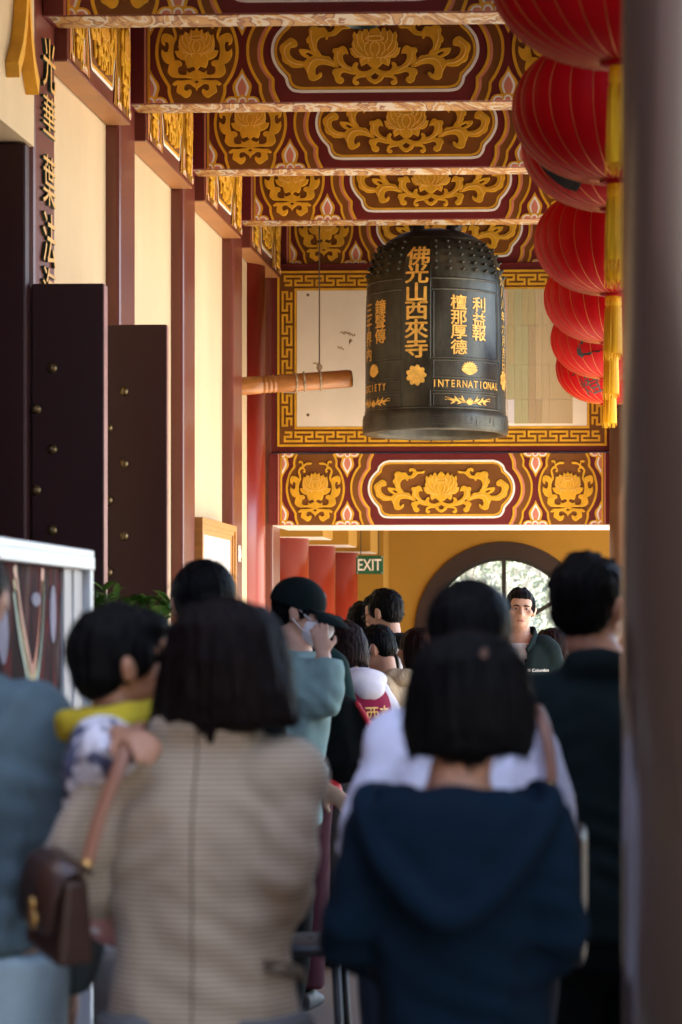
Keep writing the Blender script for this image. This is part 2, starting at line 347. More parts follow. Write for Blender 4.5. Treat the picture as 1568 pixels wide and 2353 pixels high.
def build_panel():
    """returns (paint, relief) meshes, faces toward +z in art space; materials: 0 ochre 1 gold 2 white 3 pink 4 highlight gold"""
    pm = MB(); rm = MB()
    e = 0.0012
    def fill(pts, lev, mi):
        for ax, v, g in ((1, 0.0005, True), (1, PH-0.0005, False)): pts = clip(pts, ax, v, g)
        if len(pts) >= 3: pm.poly(pts, lev*e, e, mi)
    for sgn in (1, -1):
        S = (lambda l: l) if sgn == 1 else (lambda l: mir(l))
        # side medallion
        left = catmull(fa(SIDE_L), 5, False, sharp=(2, 9)); right = mir(left, -.998)
        fill(S(left+right), 1, 0)
        for ln in (left, right): pm.ribbon(S(ln), 0.0175, 2*e, 2*e, 1)
        # band
        w1 = catmull(fa(W1), 5, False, sharp=(2, 8)); w2 = catmull(fb(W2), 5, False, sharp=(2, 8))
        fill(S(w1 + w2[::-1]), 1, 0)
        pm.ribbon(S(w1), 0.0165, 2*e, 2*e, 1); pm.ribbon(S(w2), 0.0165, 2*e, 2*e, 1)
        pm.ribbon(S([(p[0]-0.0165, p[1]) for p in w2]), 0.015, 2*e, e, 3)
        # borders
        for (x, wd, mi) in ((172, 0.013, 3), (213, 0.015, 1)):
            x0 = A(x, 0)[0]; pm.ribbon(S([(x0, 0.0005), (x0, PH-0.0005)]), wd, e, e, mi)
        # teardrop motifs, one between the fields and a half one against the border
        for cx, half in ((1300, False), (228, True)):
            for flip in (False, True):
                def T(l):
                    q = [(cx+(x-1300), y) for x, y in l]; q = q + [(2*cx-x, y) for x, y in q[::-1]]
                    q = fa(q)
                    if flip: q = [(p[0], PH-p[1]) for p in q][::-1]
                    return q
                lev = 2
                for key, mi in (('g', 1), ('w', 2), ('p', 3)):
                    k = len(TD[key]); q = catmull(T(TD[key]), 4, True, sharp=(0, 2*k-1))
                    if half: q = clip(q, 0, A(228, 0)[0], True)
                    fill(S(q), lev, mi); lev += 1
                for ox, ry in ((-112, 70), (112, 70), (6, 85)):
                    for sc, mi in ((1.0, 1), (.72, 2), (.45, 3)):
                        c = A(cx+ox, 1165); lev += 0.35
                        q = [(c[0]+(.046 if abs(ox) > 50 else .034)*sc*cos(a*pi/12), c[1]+ry/2070*sc*sin(a*pi/12)) for a in range(24)]
                        if flip: q = [(p[0], PH-p[1]) for p in q][::-1]
                        if half: q = clip(q, 0, A(228, 0)[0], True)
                        if len(q) > 2: fill(S(q), lev, mi)
        # middle medallion halves
        mw = catmull(fb(MIDW), 5, False, sharp=(0, 1, 4, 11, 14, 15)); mg = catmull(fb(MIDG), 5, False, sharp=(0, 1, 4, 10, 13, 14))
        if sgn == 1: fill(mg + mir(mg), 1, 0)
        pm.ribbon(S(mw), 0.0165, 2*e, 2.2*e, 2); pm.ribbon(S(mg), 0.0145, 2*e, 1.5*e, 1)
        # carved relief
        for i, sh in enumerate(SC_MID): rm.poly(S(catmull(fb(sh), 4)), 0.0015, 0.010+0.0006*i+(0.0003 if sgn < 0 else 0), 0, 0.0025)
        for cc in (False, True):
            for i, sh in enumerate(SC_SIDE):
                q = catmull(fa(sh), 4)
                if cc: q = mir(q, -.998)
                rm.poly(S(q), 0.0015, 0.010+0.0006*i+(0.0003 if cc else 0), 0, 0.0025)
        ls = fa(LOT_SIDE); rm.poly(S(ls + mir(ls, -.998)[1:-1]), 0.0015, 0.0150, 0, 0.003)
        petal_lines(rm, -.998*sgn, A(0, 305)[1], .80/2366)
        # spiral accents along the scrolls
        for q in ([(430,560),(350,620),(340,700),(390,790),(480,840),(580,850)], [(640,960),(660,880),(720,800),(820,785),(920,810),(1000,860)], [(700,400),(690,480),(710,580),(750,680)], [(1040,680),(1045,780),(1100,870),(1220,935)]):
            rm.ribbon(S(catmull(fb(q), 4, False)), 0.0045, 0.0135, 0.003, 4)
    lm = fb(LOT_MID); rm.poly(lm + mir(lm)[1:-1], 0.0015, 0.0155, 0, 0.003)
    petal_lines(rm, 0, B(0, 345)[1], 1/2366)
    for q in rm.m: pass
    rm.m = [0 if k == 0 else 1 for k in rm.m]
    # clip ribbons poking past the field edges
    pm.v = [(x, min(max(y, 0.0004), PH-0.0004), z) for x, y, z in pm.v]
    ART = Matrix(((1,0,0,0),(0,0,-1,0),(0,1,0,0),(0,0,0,1)))     # art x,y,z -> x, -z... faces -Y
    pm.xform(ART); rm.xform(ART)
    return pm.mesh('painted_panel', [OCHRE, GOLD, WHITE, PINK, GOLDHI]), rm.mesh('carved_relief', [GOLD, GOLDHI])
PAINT_ME, RELIEF_ME = build_panel()
# ------------------------------------------------------------------ setting
PY = [11.34, 13.28, 15.2, 17.13, 19.06]      # pilaster fronts
WX, PX = -2.88, -2.80
ZB = CAMZ + 2.95                              # beam soffit
CEILZ = 5.22
tag(MB().box(-250, 250, -150, 350, -0.5, 0.0).build('ground', PAVE), kind='structure')
tag(MB().box(-2.86, 0.9, 2.2, 14.8, 0.004, 0.012).build('corridor_floor', FLOORM), kind='structure')
tag(MB().box(-3.2, 2.5, 14.8, 27.0, 0.004, 0.012).build('bounce_floor', M('bounce_tile', (.55,.47,.37), .6, var=.06)), kind='structure')  # unseen floor, made pale to bounce light onto the far end
# roof over the corridor
r = thing('roof', 'dark red timber ceiling above the lotus painted beams', 'roof', (0,0,CEILZ))
MB().box(-4, 3.3, 6.3, 15.0, 0, .18).box(-4, 1.7, 15.0, 19.5, 0, .18).build('ceiling', CEIL, r)
MB().box(0.06, 0.34, 4.3, 19.2, -.62, -.002).build('eave_beam', RED, r, bevel=.01)
# unseen blocks added behind and right of camera to hold back sun and sky
for (x0, x1, y0, y1, h, lb_) in ((4.6, 9, -2.0, 9.8, 13, 'unseen cream block added to shade the crowd from the right'), (-12, 4.6, -14, -9, 9, 'unseen dark red block added behind the camera to cut light')):
    g_ = thing('light_blocker', lb_, 'light blocker', ((x0+x1)/2, (y0+y1)/2, 0))
    MB().box(x0-(x0+x1)/2, x1-(x0+x1)/2, y0-(y0+y1)/2, y1-(y0+y1)/2, 0, h).build('wall', DOORRED if y1 < -5 else CREAM, g_)
    MB().box(x0-(x0+x1)/2-.5, x1-(x0+x1)/2+.5, y0-(y0+y1)/2-.5, y1-(y0+y1)/2+.5, h, h+.3).build('roof', CEIL, g_)
# side wall
wl = thing('wall', 'cream plaster wall between the dark red pilasters', 'wall', (WX, 15, 0))
def wbox(x0, x1, y0, y1, z0, z1, name='plaster', mat=CREAM, bevel=0.0, par=None):
    p = par or wl
    return MB().box(x0-p.location.x, x1-p.location.x, y0-p.location.y, y1-p.location.y, z0, z1).build(name, mat, p, bevel=bevel)
wbox(-3.2, WX, 11.76, 19.5, 0, CEILZ)
dw = thing('doorway_wall', 'cream wall above the open doorway with big yellow and green carved writing', 'wall', (PX, 10, 0))
wbox(-3.4, PX, 9.2, 11.335, CAMZ+2.29, CEILZ, 'lintel', par=dw)
wbox(-3.4, PX, -9, 9.2, 0, CEILZ+2.5, 'low_bounce_wall', DOORRED, par=dw)  # unseen near wall, coloured dark to keep bounce light off the beams
wbox(-3.6, -3.45, 9.0, 11.6, 0, CEILZ, 'recess_light_stop', DOORRED, par=dw)  # unseen dark board added behind the doorway to stop light
# pilasters
def pilaster(i, y, label):
    p = thing('pilaster', label, 'pilaster', (PX, y, 0), group='pilasters along the cream wall')
    MB().box(-.42, 0, 0, .42, 0, CEILZ-.003).build('shaft', DARKRED, p, bevel=.022)
    return p
PL = ['dark red pilaster with gilded carved characters behind the open door leaf', 'dark red pilaster second from the doorway, behind the second door leaf', 'dark red pilaster just left of the oak framed notice', 'dark red pilaster with a small switch plate beside the round red column', 'dark red end pilaster beside the fret framed board']
for i, y in enumerate(PY): pilaster(i, y, PL[i])
# painted cross beams
def beam_tree(x0, x1, th, cx, name, label, group, loc, red=RED):
    b_ = thing(name, label, 'beam', loc, group=group)
    MB().box(x0-cx, x1-cx, 0, th, 0, PH).build('beam_body', red, b_, bevel=.006)
    o = put(bpy.data.objects.new('painted_panel', PAINT_ME), b_); o.location = (0, -.0015, 0)
    o = put(bpy.data.objects.new('carved_relief', RELIEF_ME), b_); o.location = (0, -.004, 0)
    return b_
CXB = -1.40
BL = ['lotus painted beam at the very top edge, nearest', 'lotus painted beam with a round downlight in front, second from the top', 'lotus painted beam third from the top', 'lotus painted beam hanging just before the bell', 'lotus painted beam half hidden behind the top of the bell']
for i, y in enumerate(PY):
    yy = y + (.15 if i < 4 else .04); zz = ZB if i < 4 else CAMZ+2.905
    b_ = beam_tree(PX+.002, .06, .24, CXB, 'painted_beam', BL[i], 'painted cross beams', (CXB, yy, zz))
    s_ = MB().box(PX+.03-CXB, -.02-CXB, .012, .228, -.004, -.0005).build('painted_soffit', SOFF, b_)
BROWNW = M('brown_soffit_paint', (.34,.15,.05), .5, var=.2, vscale=3)
# beams along the wall, painted too
for i in range(4):
    y0, y1 = PY[i]+.422, PY[i+1]-.002
    b_ = thing('wall_beam', ['painted wall beam above the cream panel next to the doorway', 'painted wall beam between second and third pilasters', 'painted wall beam above the oak framed notice', 'short visible painted wall beam next to the bell'][i], 'beam', (WX, (y0+y1)/2, CAMZ+2.80), group='painted beams along the wall')
    MB().box(.003, .14, -(y1-y0)/2, (y1-y0)/2, 0, PH+.1).build('beam_body', DARKRED, b_, bevel=.004)
    MB().box(.01, .136, -(y1-y0)/2+.01, (y1-y0)/2-.01, -.004, -.0005).build('soffit_board', BROWNW, b_)
    for nm, me in (('painted_panel', PAINT_ME), ('carved_relief', RELIEF_ME)):
        o = put(bpy.data.objects.new(nm, me), b_); o.rotation_euler = (0, 0, pi/2); o.scale = ((y1-y0)/2.72, 1, 1.12); o.location = (.1425 if nm[0] == 'p' else .146, 0, .015)
# downlights
for i, lb in enumerate(['dark teal round downlight under the ceiling in front of the second lotus beam', 'dark teal round downlight peeking over the third lotus beam', 'dark teal round downlight before the fourth lotus beam']):
    y = [12.45, 14.2, 16.1][i]
    d_ = thing('downlight', lb, 'ceiling light', (-1.365, y, CAMZ+3.135), group='ceiling downlights')
    MB().lathe([(.088,.0),(.094,.004),(.094,.58)], 28, capb=False).build('can', METALG, d_, True)
    MB().lathe([(.094,.001),(.086,-.004),(.075,.02),(.06,.12)], 28, capb=False).build('reflector', METALG, d_, True)
# engaged round column by the end wall
c_ = thing('round_column', 'glossy red round column left of the fret framed board', 'column', (-2.995, 18.45, 0))
MB().lathe([(.225,0),(.225,CAMZ+2.86)], 48).build('shaft', COLRED, c_, True)
# --- end wall: fret framed board
EY = 19.06
ew = thing('framed_board', 'big white board in a yellow fret patterned frame behind the bell', 'board', (-1.459, EY, CAMZ+1.46))
X0, X1, ZH = -1.304, 1.304, 1.39
MB().box(-1.37, 1.37, .004, .2, -.045, 1.452).build('backing', RED, ew, bevel=.006)
MB().box(X0, X1, -.006, .0, 0, ZH).build('fret_ground', OCHRE, ew)
fm = MB(); g = .0172
def stroke(path, wd=g): fm.ribbon(path, wd, .0065, .006, 0)
for d_ in (.5*g, 8.5*g):
    fm.ribbon([(X0+d_, d_), (X1-d_, d_), (X1-d_, ZH-d_), (X0+d_, ZH-d_)], g, .0065, .006, 0, True)
def meander(L_, n, g2):
    pts = []
    gx = L_/(10*n-1)
    for k in range(n):
        o_ = 10*k
        if k == 0: pts += [(.5,6),(3.5,6)]
        pts += [(o_+3.5,4),(o_+.5,4),(o_+.5,2),(o_+8.5,2),(o_+8.5,4),(o_+5.5,4),(o_+5.5,6)]
        pts += [(o_+13.5,6)] if k < n-1 else [(o_+8.5,6)]
    return [(x*gx, y*g2) for x, y in pts]
HL = X1-X0-6*g; VL = ZH-2*9.2*g
for row in meander(HL, 15, g), : 
    stroke([(X0+3*g+x, ZH-g*.5-y) for x, y in row]); stroke([(X0+3*g+x, g*.5+y) for x, y in row])
for row in meander(VL, 6, g), :
    stroke([(X0+.5*g+y, 9.2*g+x) for x, y in row]); stroke([(X1-.5*g-y, 9.2*g+x) for x, y in row])
fm.xform(Matrix(((1,0,0,0),(0,0,-1,0),(0,1,0,0),(0,0,0,1)))).build('fret_pattern', GOLD, ew)
ix0, ix1, iz0, iz1 = X0+9.1*g, X1-9.1*g, 9.1*g, ZH-9.1*g
mW = M('stained_white_board', (0.86,0.78,0.64), 0.6, var=0.07, vscale=1.5)
MB().box(ix0, ix1, -.010, -.0062, iz0, iz1).build('white_board', mW, ew)
# the acrylic sheet over the left half with a few stains, and the strips of name lists on the right half
for (x, z) in ((-1.06, 1.2), (-1.06, .25), (.99,.215)): MB().lathe([(.012,0),(.010,.006),(.004,.009)], 10, (x, -.011, z), axis='Y').build('screw', STUD, ew)
rr = random.Random(3); STAINM = M('brown_stain', (0.42,0.28,0.14), 0.8)
for (cx, cz, ln) in ((-.765,.90,.07),(-.72,.83,.03),(-.80,.78,.045),(-.71,.88,.05),(-1.0,.66,.04)):
    pts = [(cx+ln*(k/5-.5)+rr.uniform(-.006,.006), cz+rr.uniform(-.012,.012)) for k in range(6)]
    st = MB().ribbon(catmull(pts, 4, False), [rr.uniform(.004,.014) for _ in range(21)], .0115, .001)
    st.xform(Matrix(((1,0,0,0),(0,0,-1,0),(0,1,0,0),(0,0,0,1)))).build('stain', STAINM, ew)
def listmat(name, col, ink, sc):
    m, t, b = nt_mat(name); N, L = t.nodes, t.links
    tc = N.new('ShaderNodeTexCoord'); mp = N.new('ShaderNodeMapping'); mp.inputs['Scale'].default_value = (sc, 1, sc*.35)
    L.new(tc.outputs['Object'], mp.inputs[0])
    vo = N.new('ShaderNodeTexNoise'); vo.inputs['Scale'].default_value = 3.0; vo.inputs['Detail'].default_value = 2
    L.new(mp.outputs[0], vo.inputs['Vector'])
    wv = N.new('ShaderNodeTexWave'); wv.bands_direction = 'X'; wv.inputs['Scale'].default_value = sc*.25; wv.inputs['Distortion'].default_value = 0.3
    L.new(tc.outputs['Object'], wv.inputs['Vector'])
    wz = N.new('ShaderNodeTexWave'); wz.bands_direction = 'Z'; wz.inputs['Scale'].default_value = sc*.4; wz.inputs['Distortion'].default_value = 1.5
    L.new(tc.outputs['Object'], wz.inputs['Vector'])
    mu = N.new('ShaderNodeMath'); mu.operation = 'MULTIPLY'; L.new(wv.outputs[1], mu.inputs[0]); L.new(wz.outputs[1], mu.inputs[1])
    m2 = N.new('ShaderNodeMath'); m2.operation = 'MULTIPLY'; L.new(mu.outputs[0], m2.inputs[0]); L.new(vo.outputs[0], m2.inputs[1])
    rp = N.new('ShaderNodeValToRGB'); rp.color_ramp.elements[0].position = .12; rp.color_ramp.elements[1].position = .55
    rp.color_ramp.elements[0].color = (*col,1); rp.color_ramp.elements[1].color = (*ink,1)
    L.new(m2.outputs[0], rp.inputs[0]); L.new(rp.outputs[0], b.inputs['Base Color']); b.inputs['Roughness'].default_value = .5
    return m
LM = [listmat('list_tan', (.56,.43,.24), (.44,.33,.18), 55), listmat('list_olive', (.50,.41,.20), (.33,.27,.13), 70), listmat('list_green', (.46,.42,.22), (.33,.31,.16), 60), listmat('list_brown', (.47,.35,.19), (.30,.21,.12), 75), listmat('list_pink', (.66,.46,.32), (.42,.27,.2), 75), listmat('list_white', (.74,.70,.68), (.4,.36,.36), 80)]
lst = MB(); rr = random.Random(11)
xs = [.36,.52,.60,.66,.72,.80,.90,.985]; px = (1440-1459/1)*0
def Xl(vx): return (vx-1440)/291.2+1.459
def Zl(vy): return (1450-vy)/291.2-1.46
rows = [(664,748),(748,838),(838,918),(918,974)]
cols = [1150,1167,1183,1200,1215,1232,1247,1263,1317]
pick = {(0,0):4,(0,1):1,(0,2):2,(0,3):1,(0,4):1,(0,5):0,(0,6):0,(0,7):0,(1,0):0,(1,1):1,(1,2):2,(1,3):2,(1,4):3,(1,5):0,(1,6):0,(1,7):0,(2,0):0,(2,1):2,(2,2):2,(2,3):2,(2,4):3,(2,5):0,(2,6):0,(2,7):0,(3,1):5,(3,2):2,(3,3):2,(3,4):3,(3,5):3,(3,6):0,(3,7):0}
for (r_, c_i), mi in pick.items():
    z1, z0 = Zl(rows[r_][0]), Zl(rows[r_][1]); a, b2 = Xl(cols[c_i]), Xl(cols[c_i+1])
    lst.box(a+.001, b2-.001, -.0135-.0006*mi, -.0105, z0+.001, z1-.001, mi)
lst.build('name_list', LM, ew)
# --- painted lintel under the board, its white soffit
lb = beam_tree(-2.83, -.10, .9, -1.459, 'painted_lintel', 'bright lotus painted lintel below the fret framed board', None, (-1.459, EY-.03, CAMZ+.838))
MB().box(-1.34, 1.33, .02, .88, -.006, -.0005).build('white_soffit', WHITE, lb)
# right end columns of the corridor
for (x, y, r_, mt_, lb_) in ((.290, 4.55, .30, PILLAR, 'large blurred brown pillar standing at the right edge in front'), (.072, 18.85, .205, M('far_pillar_paint', (.15,.075,.04), .6), 'narrow strip of a far pillar seen right of the fret framed board')):
    c_ = thing('pillar', lb_, 'column', (x, y, 0))
    MB().lathe([(r_+.06,0),(r_+.06,.18),(r_+.01,.24),(r_,.3),(r_,CEILZ-.64)], 64).build('shaft', mt_, c_, True)
# --- beyond the lintel: low yellow passage
far = thing('passage_wall', 'yellow plaster wall with a big round window at the far end', 'wall', (-1.371, 27.0, CAMZ))
wm = MB(); seg = 72; Ro = .995
outer = []
for k in range(seg):
    a = 2*pi*k/seg; c, s = cos(a), sin(a)
    sc = min(3.4/abs(c) if abs(c) > 1e-6 else 1e9, 1.54/abs(s) if abs(s) > 1e-6 else 1e9)
    outer.append((c*sc, s*sc))
vs = []; fs = []
for k in range(seg):
    a = 2*pi*k/seg
    vs += [(Ro*cos(a), 0, Ro*sin(a)), (outer[k][0], 0, outer[k][1]), (Ro*cos(a), .3, Ro*sin(a)), (outer[k][0], .3, outer[k][1])]
for k in range(seg):
    i, j = 4*k, 4*((k+1) % seg)
    fs += [(i, i+1, j+1, j), (i+2, j+2, j+3, i+3), (i, j, j+2, i+2)]
wm.add(vs, fs).build('plaster', YELLOW, far)
RINGM = M('dark_brown_surround', (.022,.009,.007), .5)
MB().lathe([(.83,-.03),(.995,-.03),(1.0,.0),(1.0,.04),(.83,.04),(.83,-.03)], 72, axis='Y', capb=False, capt=False).build('window_surround', RINGM, far, False)
wf = MB().lathe([(.785,.0),(.835,.0),(.835,.05),(.785,.05),(.785,.0)], 72, axis='Y', capb=False, capt=False)
for a in (30, 90, 150):
    c, s = cos(radians(a)), sin(radians(a)); nx, nz = -s, c; h = .024
    q = [(-.79*c-nx*h, -.79*s-nz*h), (.79*c-nx*h, .79*s-nz*h), (.79*c+nx*h, .79*s+nz*h), (-.79*c+nx*h, -.79*s+nz*h)]
    y0, y1 = .002+a*1e-4, .045-a*1e-4
    wf.add([(x, y0, z) for x, z in q]+[(x, y1, z) for x, z in q], [(0,1,2,3),(7,6,5,4),(0,4,5,1),(1,5,6,2),(2,6,7,3),(3,7,4,0)])
wfo = wf.build('window_frame', BLACK, far)
m, t, b = nt_mat('window_glass'); N, L = t.nodes, t.links
tr = N.new('ShaderNodeBsdfTransparent'); tr.inputs[0].default_value = (.93,.97,.96,1); gl = N.new('ShaderNodeBsdfGlossy'); gl.inputs['Roughness'].default_value = .05
mx = N.new('ShaderNodeMixShader'); mx.inputs[0].default_value = .08; L.new(tr.outputs[0], mx.inputs[1]); L.new(gl.outputs[0], mx.inputs[2]); tlc = N.new('ShaderNodeBsdfTranslucent'); tlc.inputs[0].default_value = (.85,.9,.9,1); m3 = N.new('ShaderNodeMixShader'); m3.inputs[0].default_value = .07; L.new(mx.outputs[0], m3.inputs[1]); L.new(tlc.outputs[0], m3.inputs[2]); L.new(m3.outputs[0], N['Material Output'].inputs[0])
GLASS = m
MB().lathe([(.784,.020),(.784,.026)], 72, axis='Y').build('window_pane', GLASS, wfo)
# passage ceiling and side wall
pc = thing('passage_ceiling', 'low yellow ceiling of the passage beyond the painted lintel', 'ceiling', (-1, 23.4, CAMZ+1.30))
MB().box(-3.2, 1.75, -3.4, -2.2, 0, .12).box(-3.2, 4.0, -2.2, 3.6, 0, .12).build('plaster', YELLOW, pc)
ps = thing('passage_side_wall', 'plain yellow wall behind the red passage columns', 'wall', (-3.36, 23.3, 0))
MB().box(-.2, 0, -3.79, 3.69, 0, CAMZ+1.298).build('plaster', YELLOW, ps)
pr = thing('wall_pier', 'lit yellow wall pier below the green exit sign', 'wall', (-2.9, 26.4, 0))
MB().box(-.45, .24, 0, .595, 0, CAMZ+1.297).build('plaster', YELLOW, pr)
for i, y in enumerate((20.99, 22.92, 24.85)):
    c_ = thing('red_column', ['orange red passage column nearest the painted lintel', 'middle red passage column', 'darkest red passage column left of the exit sign'][i], 'column', (-3.02, y, 0), group='red columns of the passage')
    MB().lathe([(.25,0),(.25,CAMZ+.806)], 48).build('shaft', COLRED, c_, True)
    k_ = thing('corbel', ['yellow corbel with white underside on the column nearest the lintel', 'yellow corbel with white underside on the middle red column', 'yellow corbel with white underside beside the exit sign'][i], 'corbel', (-3.02, y, CAMZ+.81), group='yellow corbels of the passage')
    MB().box(-.3, .42, -.34, .34, 0, .485).build('corbel_block', YELLOW, k_, bevel=.006)
    MB().box(-.29, .41, -.33, .33, -.005, -.001).build('white_underside', WHITE, k_)
    k2 = thing('corbel', ['yellow corbel on the right of the passage nearest the far pillar', 'yellow corbel on the right of the passage, middle', 'yellow corbel on the right of the passage, farthest'][i], 'corbel', (.18, y, CAMZ+.95), group='yellow corbels of the passage')
    MB().box(-.32, .3, -.34, .34, 0, .345).build('corbel_block', YELLOW, k2, bevel=.006)
    MB().box(-.31, .29, -.33, .33, -.005, -.001).build('white_underside', WHITE, k2)
# exit sign hung in the passage
ex = thing('exit_sign', 'green hanging sign with white EXIT letters', 'sign', at(848.5, 1297.5, 24.2))
GRN = M('sign_green', (.008,.10,.045), .35, var=.06)
MB().box(-.137, .137, -.012, .012, -.092, .092).build('sign_plate', GRN, ex, bevel=.004)
vs, fs = text2d('EXIT', .165, .004, .012, sx=.72, sy=1.0)
MB().add([(x*1.0, -.0165-z, y) for x, y, z in vs], [f[::-1] for f in fs]).build('lettering', WHITE, ex)
for sx in (-1, 1):
    for sz in (-1, 1): MB().ell((sx*.124, -.013, sz*.08), (.006,.004,.006), seg=8, rings=6).build('screw', ALU, ex)
MB().tube([(-.09,0,.09),(-.09,0,.70)], .004, 6).build('hanger', METALG, ex); MB().tube([(.09,0,.09),(.09,0,.70)], .004, 6).build('hanger', METALG, ex)
# ------------------------------------------------------------------ temple bell
BC = Vector((-1.432, 18.1, 0)); BS = 306.9
def bz(c): return CAMZ + (1450-(550+c/3.733)/1.088)/BS
prof = [(.145,100,),(.215,118),(.28,148),(.33,186),(.357,214),(.392,246),(.428,300),(.455,370),(.478,450),(.497,540),(.509,620),(.516,800),(.520,1100),(.522,1500),(.523,1795)]
PR = [(r, bz(c)) for r, c in prof]
def bell_r(z):
    if z >= PR[0][1]: return PR[0][0]
    for (r0, z0), (r1, z1) in zip(PR, PR[1:]):
        if z1 <= z <= z0: return r0 + (r1-r0)*(z0-z)/(z0-z1)
    return PR[-1][0]
def bp(th, z, off=0.0):
    r = bell_r(z)+off; a = radians(th); return (r*sin(a), -r*cos(a), z)
bell = thing('temple_bell', 'big black bronze temple bell with gold inscriptions hanging under the beams', 'bell', (BC.x, BC.y, 0), radians(1.3))
zt = PR[0][1]
full = [(0.001, zt+.012),(.10, zt+.01)] + PR + [(.527, bz(1815)),(.541, bz(1835)),(.545, bz(1870)),(.546, bz(1985)),(.541, bz(2003)),(.50, bz(2003)),(.47, bz(1960)),(.45, bz(1500)),(.42, bz(600)),(.2, bz(230)),(.001, bz(215))]
MB().lathe(full[::-1], 96, capb=False, capt=False).build('bell_body', BRONZE, bell, True)
# raised bands
rb = MB()
def hstrip(th0, th1, c, wd=.010, off=.006):
    z = bz(c); n = max(3, int(abs(th1-th0)/4)); vs = []; fs = []
    for k in range(n+1):
        th = th0+(th1-th0)*k/n
        for dz, o in ((wd,-.002),(wd*.4,off),(-wd*.4,off),(-wd,-.002)): vs.append(bp(th, z+dz, o))
    for k in range(n):
        for j in range(3): fs.append((4*k+j, 4*k+j+1, 4*k+j+5, 4*k+j+4))
    rb.add(vs, [f[::-1] for f in fs])
def vstrip(th, c0, c1, wd=.009, off=.006):
    n = 14; vs = []; fs = []
    for k in range(n+1):
        z = bz(c0+(c1-c0)*k/n); r = bell_r(z); dt = math.degrees(wd/r)
        for d_, o in ((-dt,-.002),(-dt*.4,off),(dt*.4,off),(dt,-.002)): vs.append(bp(th+d_, z, o))
    for k in range(n):
        for j in range(3): fs.append((4*k+j, 4*k+j+1, 4*k+j+5, 4*k+j+4))
    rb.add(vs, fs)
for q in range(4):
    t0 = -12.4+90*q
    for d_ in (-11.2, 11.2): vstrip(t0+d_, 215, 1360)
    for d_ in (-11.2, 11.2): vstrip(t0+d_, 1645, 1795)
    for c_ in (620, 720): hstrip(t0+12.5, t0+77.5, c_)
    for c_ in (1345, 1370, 1525, 1550, 1650, 1672): hstrip(t0+13, t0+77, c_, .006, .005)
    for th in (t0+14, t0+76):
        vstrip(th, 745, 1345, .006, .005); vstrip(th, 1370, 1525, .005, .004); vstrip(th, 1550, 1650, .005, .004); vstrip(th, 1672, 1790, .005, .004)
    # frames running in to the round boss
    for sg in (-1, 1):
        vs = []
        for k in range(9):
            u = k/8; vs.append((t0+sg*(11.2-3.0*u), 1360+70*u))
        for (a, c0), (b2, c1) in zip(vs, vs[1:]):
            rb.add([bp(a-.6, bz(c0), .005), bp(a+.6, bz(c0), .005), bp(b2+.6, bz(c1), .005), bp(b2-.6, bz(c1), .005)], [(3,2,1,0)])
hstrip(0, 360, 212, .012, .008); hstrip(0, 360, 1800, .012, .008)
rb.build('raised_band', BRONZE, bell, True)
# key pattern lines on the rim
rk = MB()
def rimp(th, c, off): r = .546+off; a = radians(th); return (r*sin(a), -r*cos(a), bz(c))
def rimline(th0, th1, c):
    n = max(2, int(abs(th1-th0)/3)); vs = []; fs = []
    for k in range(n+1):
        th = th0+(th1-th0)*k/n; vs += [rimp(th, c-4, .0035), rimp(th, c+4, .0035)]
    for k in range(n): fs.append((2*k, 2*k+1, 2*k+3, 2*k+2))
    rk.add(vs, [f[::-1] for f in fs])
def rimv(th, c0, c1): rk.add([rimp(th-.45, c0, .0035), rimp(th+.45, c0, .0035), rimp(th+.45, c1, .0035), rimp(th-.45, c1, .0035)], [(3,2,1,0)])
for k in range(20):
    t0 = k*18
    rimline(t0+1, t0+15, 1880); rimline(t0+1, t0+10, 1905); rimline(t0+4, t0+15, 1930); rimline(t0+1, t0+15, 1955)
    rimv(t0+1, 1905, 1955); rimv(t0+15, 1880, 1930); rimv(t0+10, 1895, 1905)
rk.build('rim_key_pattern', M('worn_bronze_edge', (.06,.055,.045), .4, metal=.4, var=.3), bell)
# studs
for q in range(4):
    t0 = -12.4+90*q
    for r_, c_ in enumerate((275, 335, 400, 470, 535)):
        for k in range(6):
            th = t0+16+k*11.6
            z = bz(c_); p = Vector(bp(th, z, 0)); n_ = Vector((p.x, -(-p.y), 0)).normalized(); n_ = Vector((p.x, p.y, .22*r_*0+.12)).normalized()
            s_ = MB().tube([p-n_*.004, p+n_*.010, p+n_*.016, p+n_*.026, p+n_*.032], [.010,.009,.0125,.011,.004], 9)
            s_.build('stud', BRONZE, bell, True)
# gold writing
def ring_text(s, th0, z0, size, sx=1.0, sy=1.0, bold=.012):
    vs, fs = text2d(s, size, 0, 0, sx=sx, sy=sy); tx = MB()
    for j, (dx, dy) in enumerate(((0,0),(bold,0),(-bold,0),(0,bold*.7),(0,-bold*.7))):
        vv = []
        for x, y, z in vs:
            zz = z0+y+dy*size; vv.append(bp(th0+math.degrees((x+dx*size)/bell_r(zz)), zz, .0045+.0004*j))
        tx.add(vv, fs)
    tx.build('gold_character', BELLGOLD, bell)
for k, ch in enumerate('佛光山西來寺'): ring_text(ch, -12.4, bz([415,580,755,920,1090,1262][k]), .165, 1.12, .92, .026)
for k, ch in enumerate('檀那厚德'): ring_text(ch, 22.3, bz([840,980,1112,1250][k]), .125, 1.05, .92, .022)
for k, ch in enumerate('利益報'): ring_text(ch, 41, bz([850,988,1115][k]), .125, 1.05, .92, .022)
for k, ch in enumerate('鐘聲傳'): ring_text(ch, -48, bz([860,995,1130][k]), .125, 1.05, .92, .022)
for k, ch in enumerate('三千界內'): ring_text(ch, -67, bz([870,1010,1140,1280][k]), .125, 1.05, .92, .022)
for k, ch in enumerate('一九八八年六月吉日造'): ring_text(ch, 77.6, bz(470+k*112), .10, 1.0, .9)
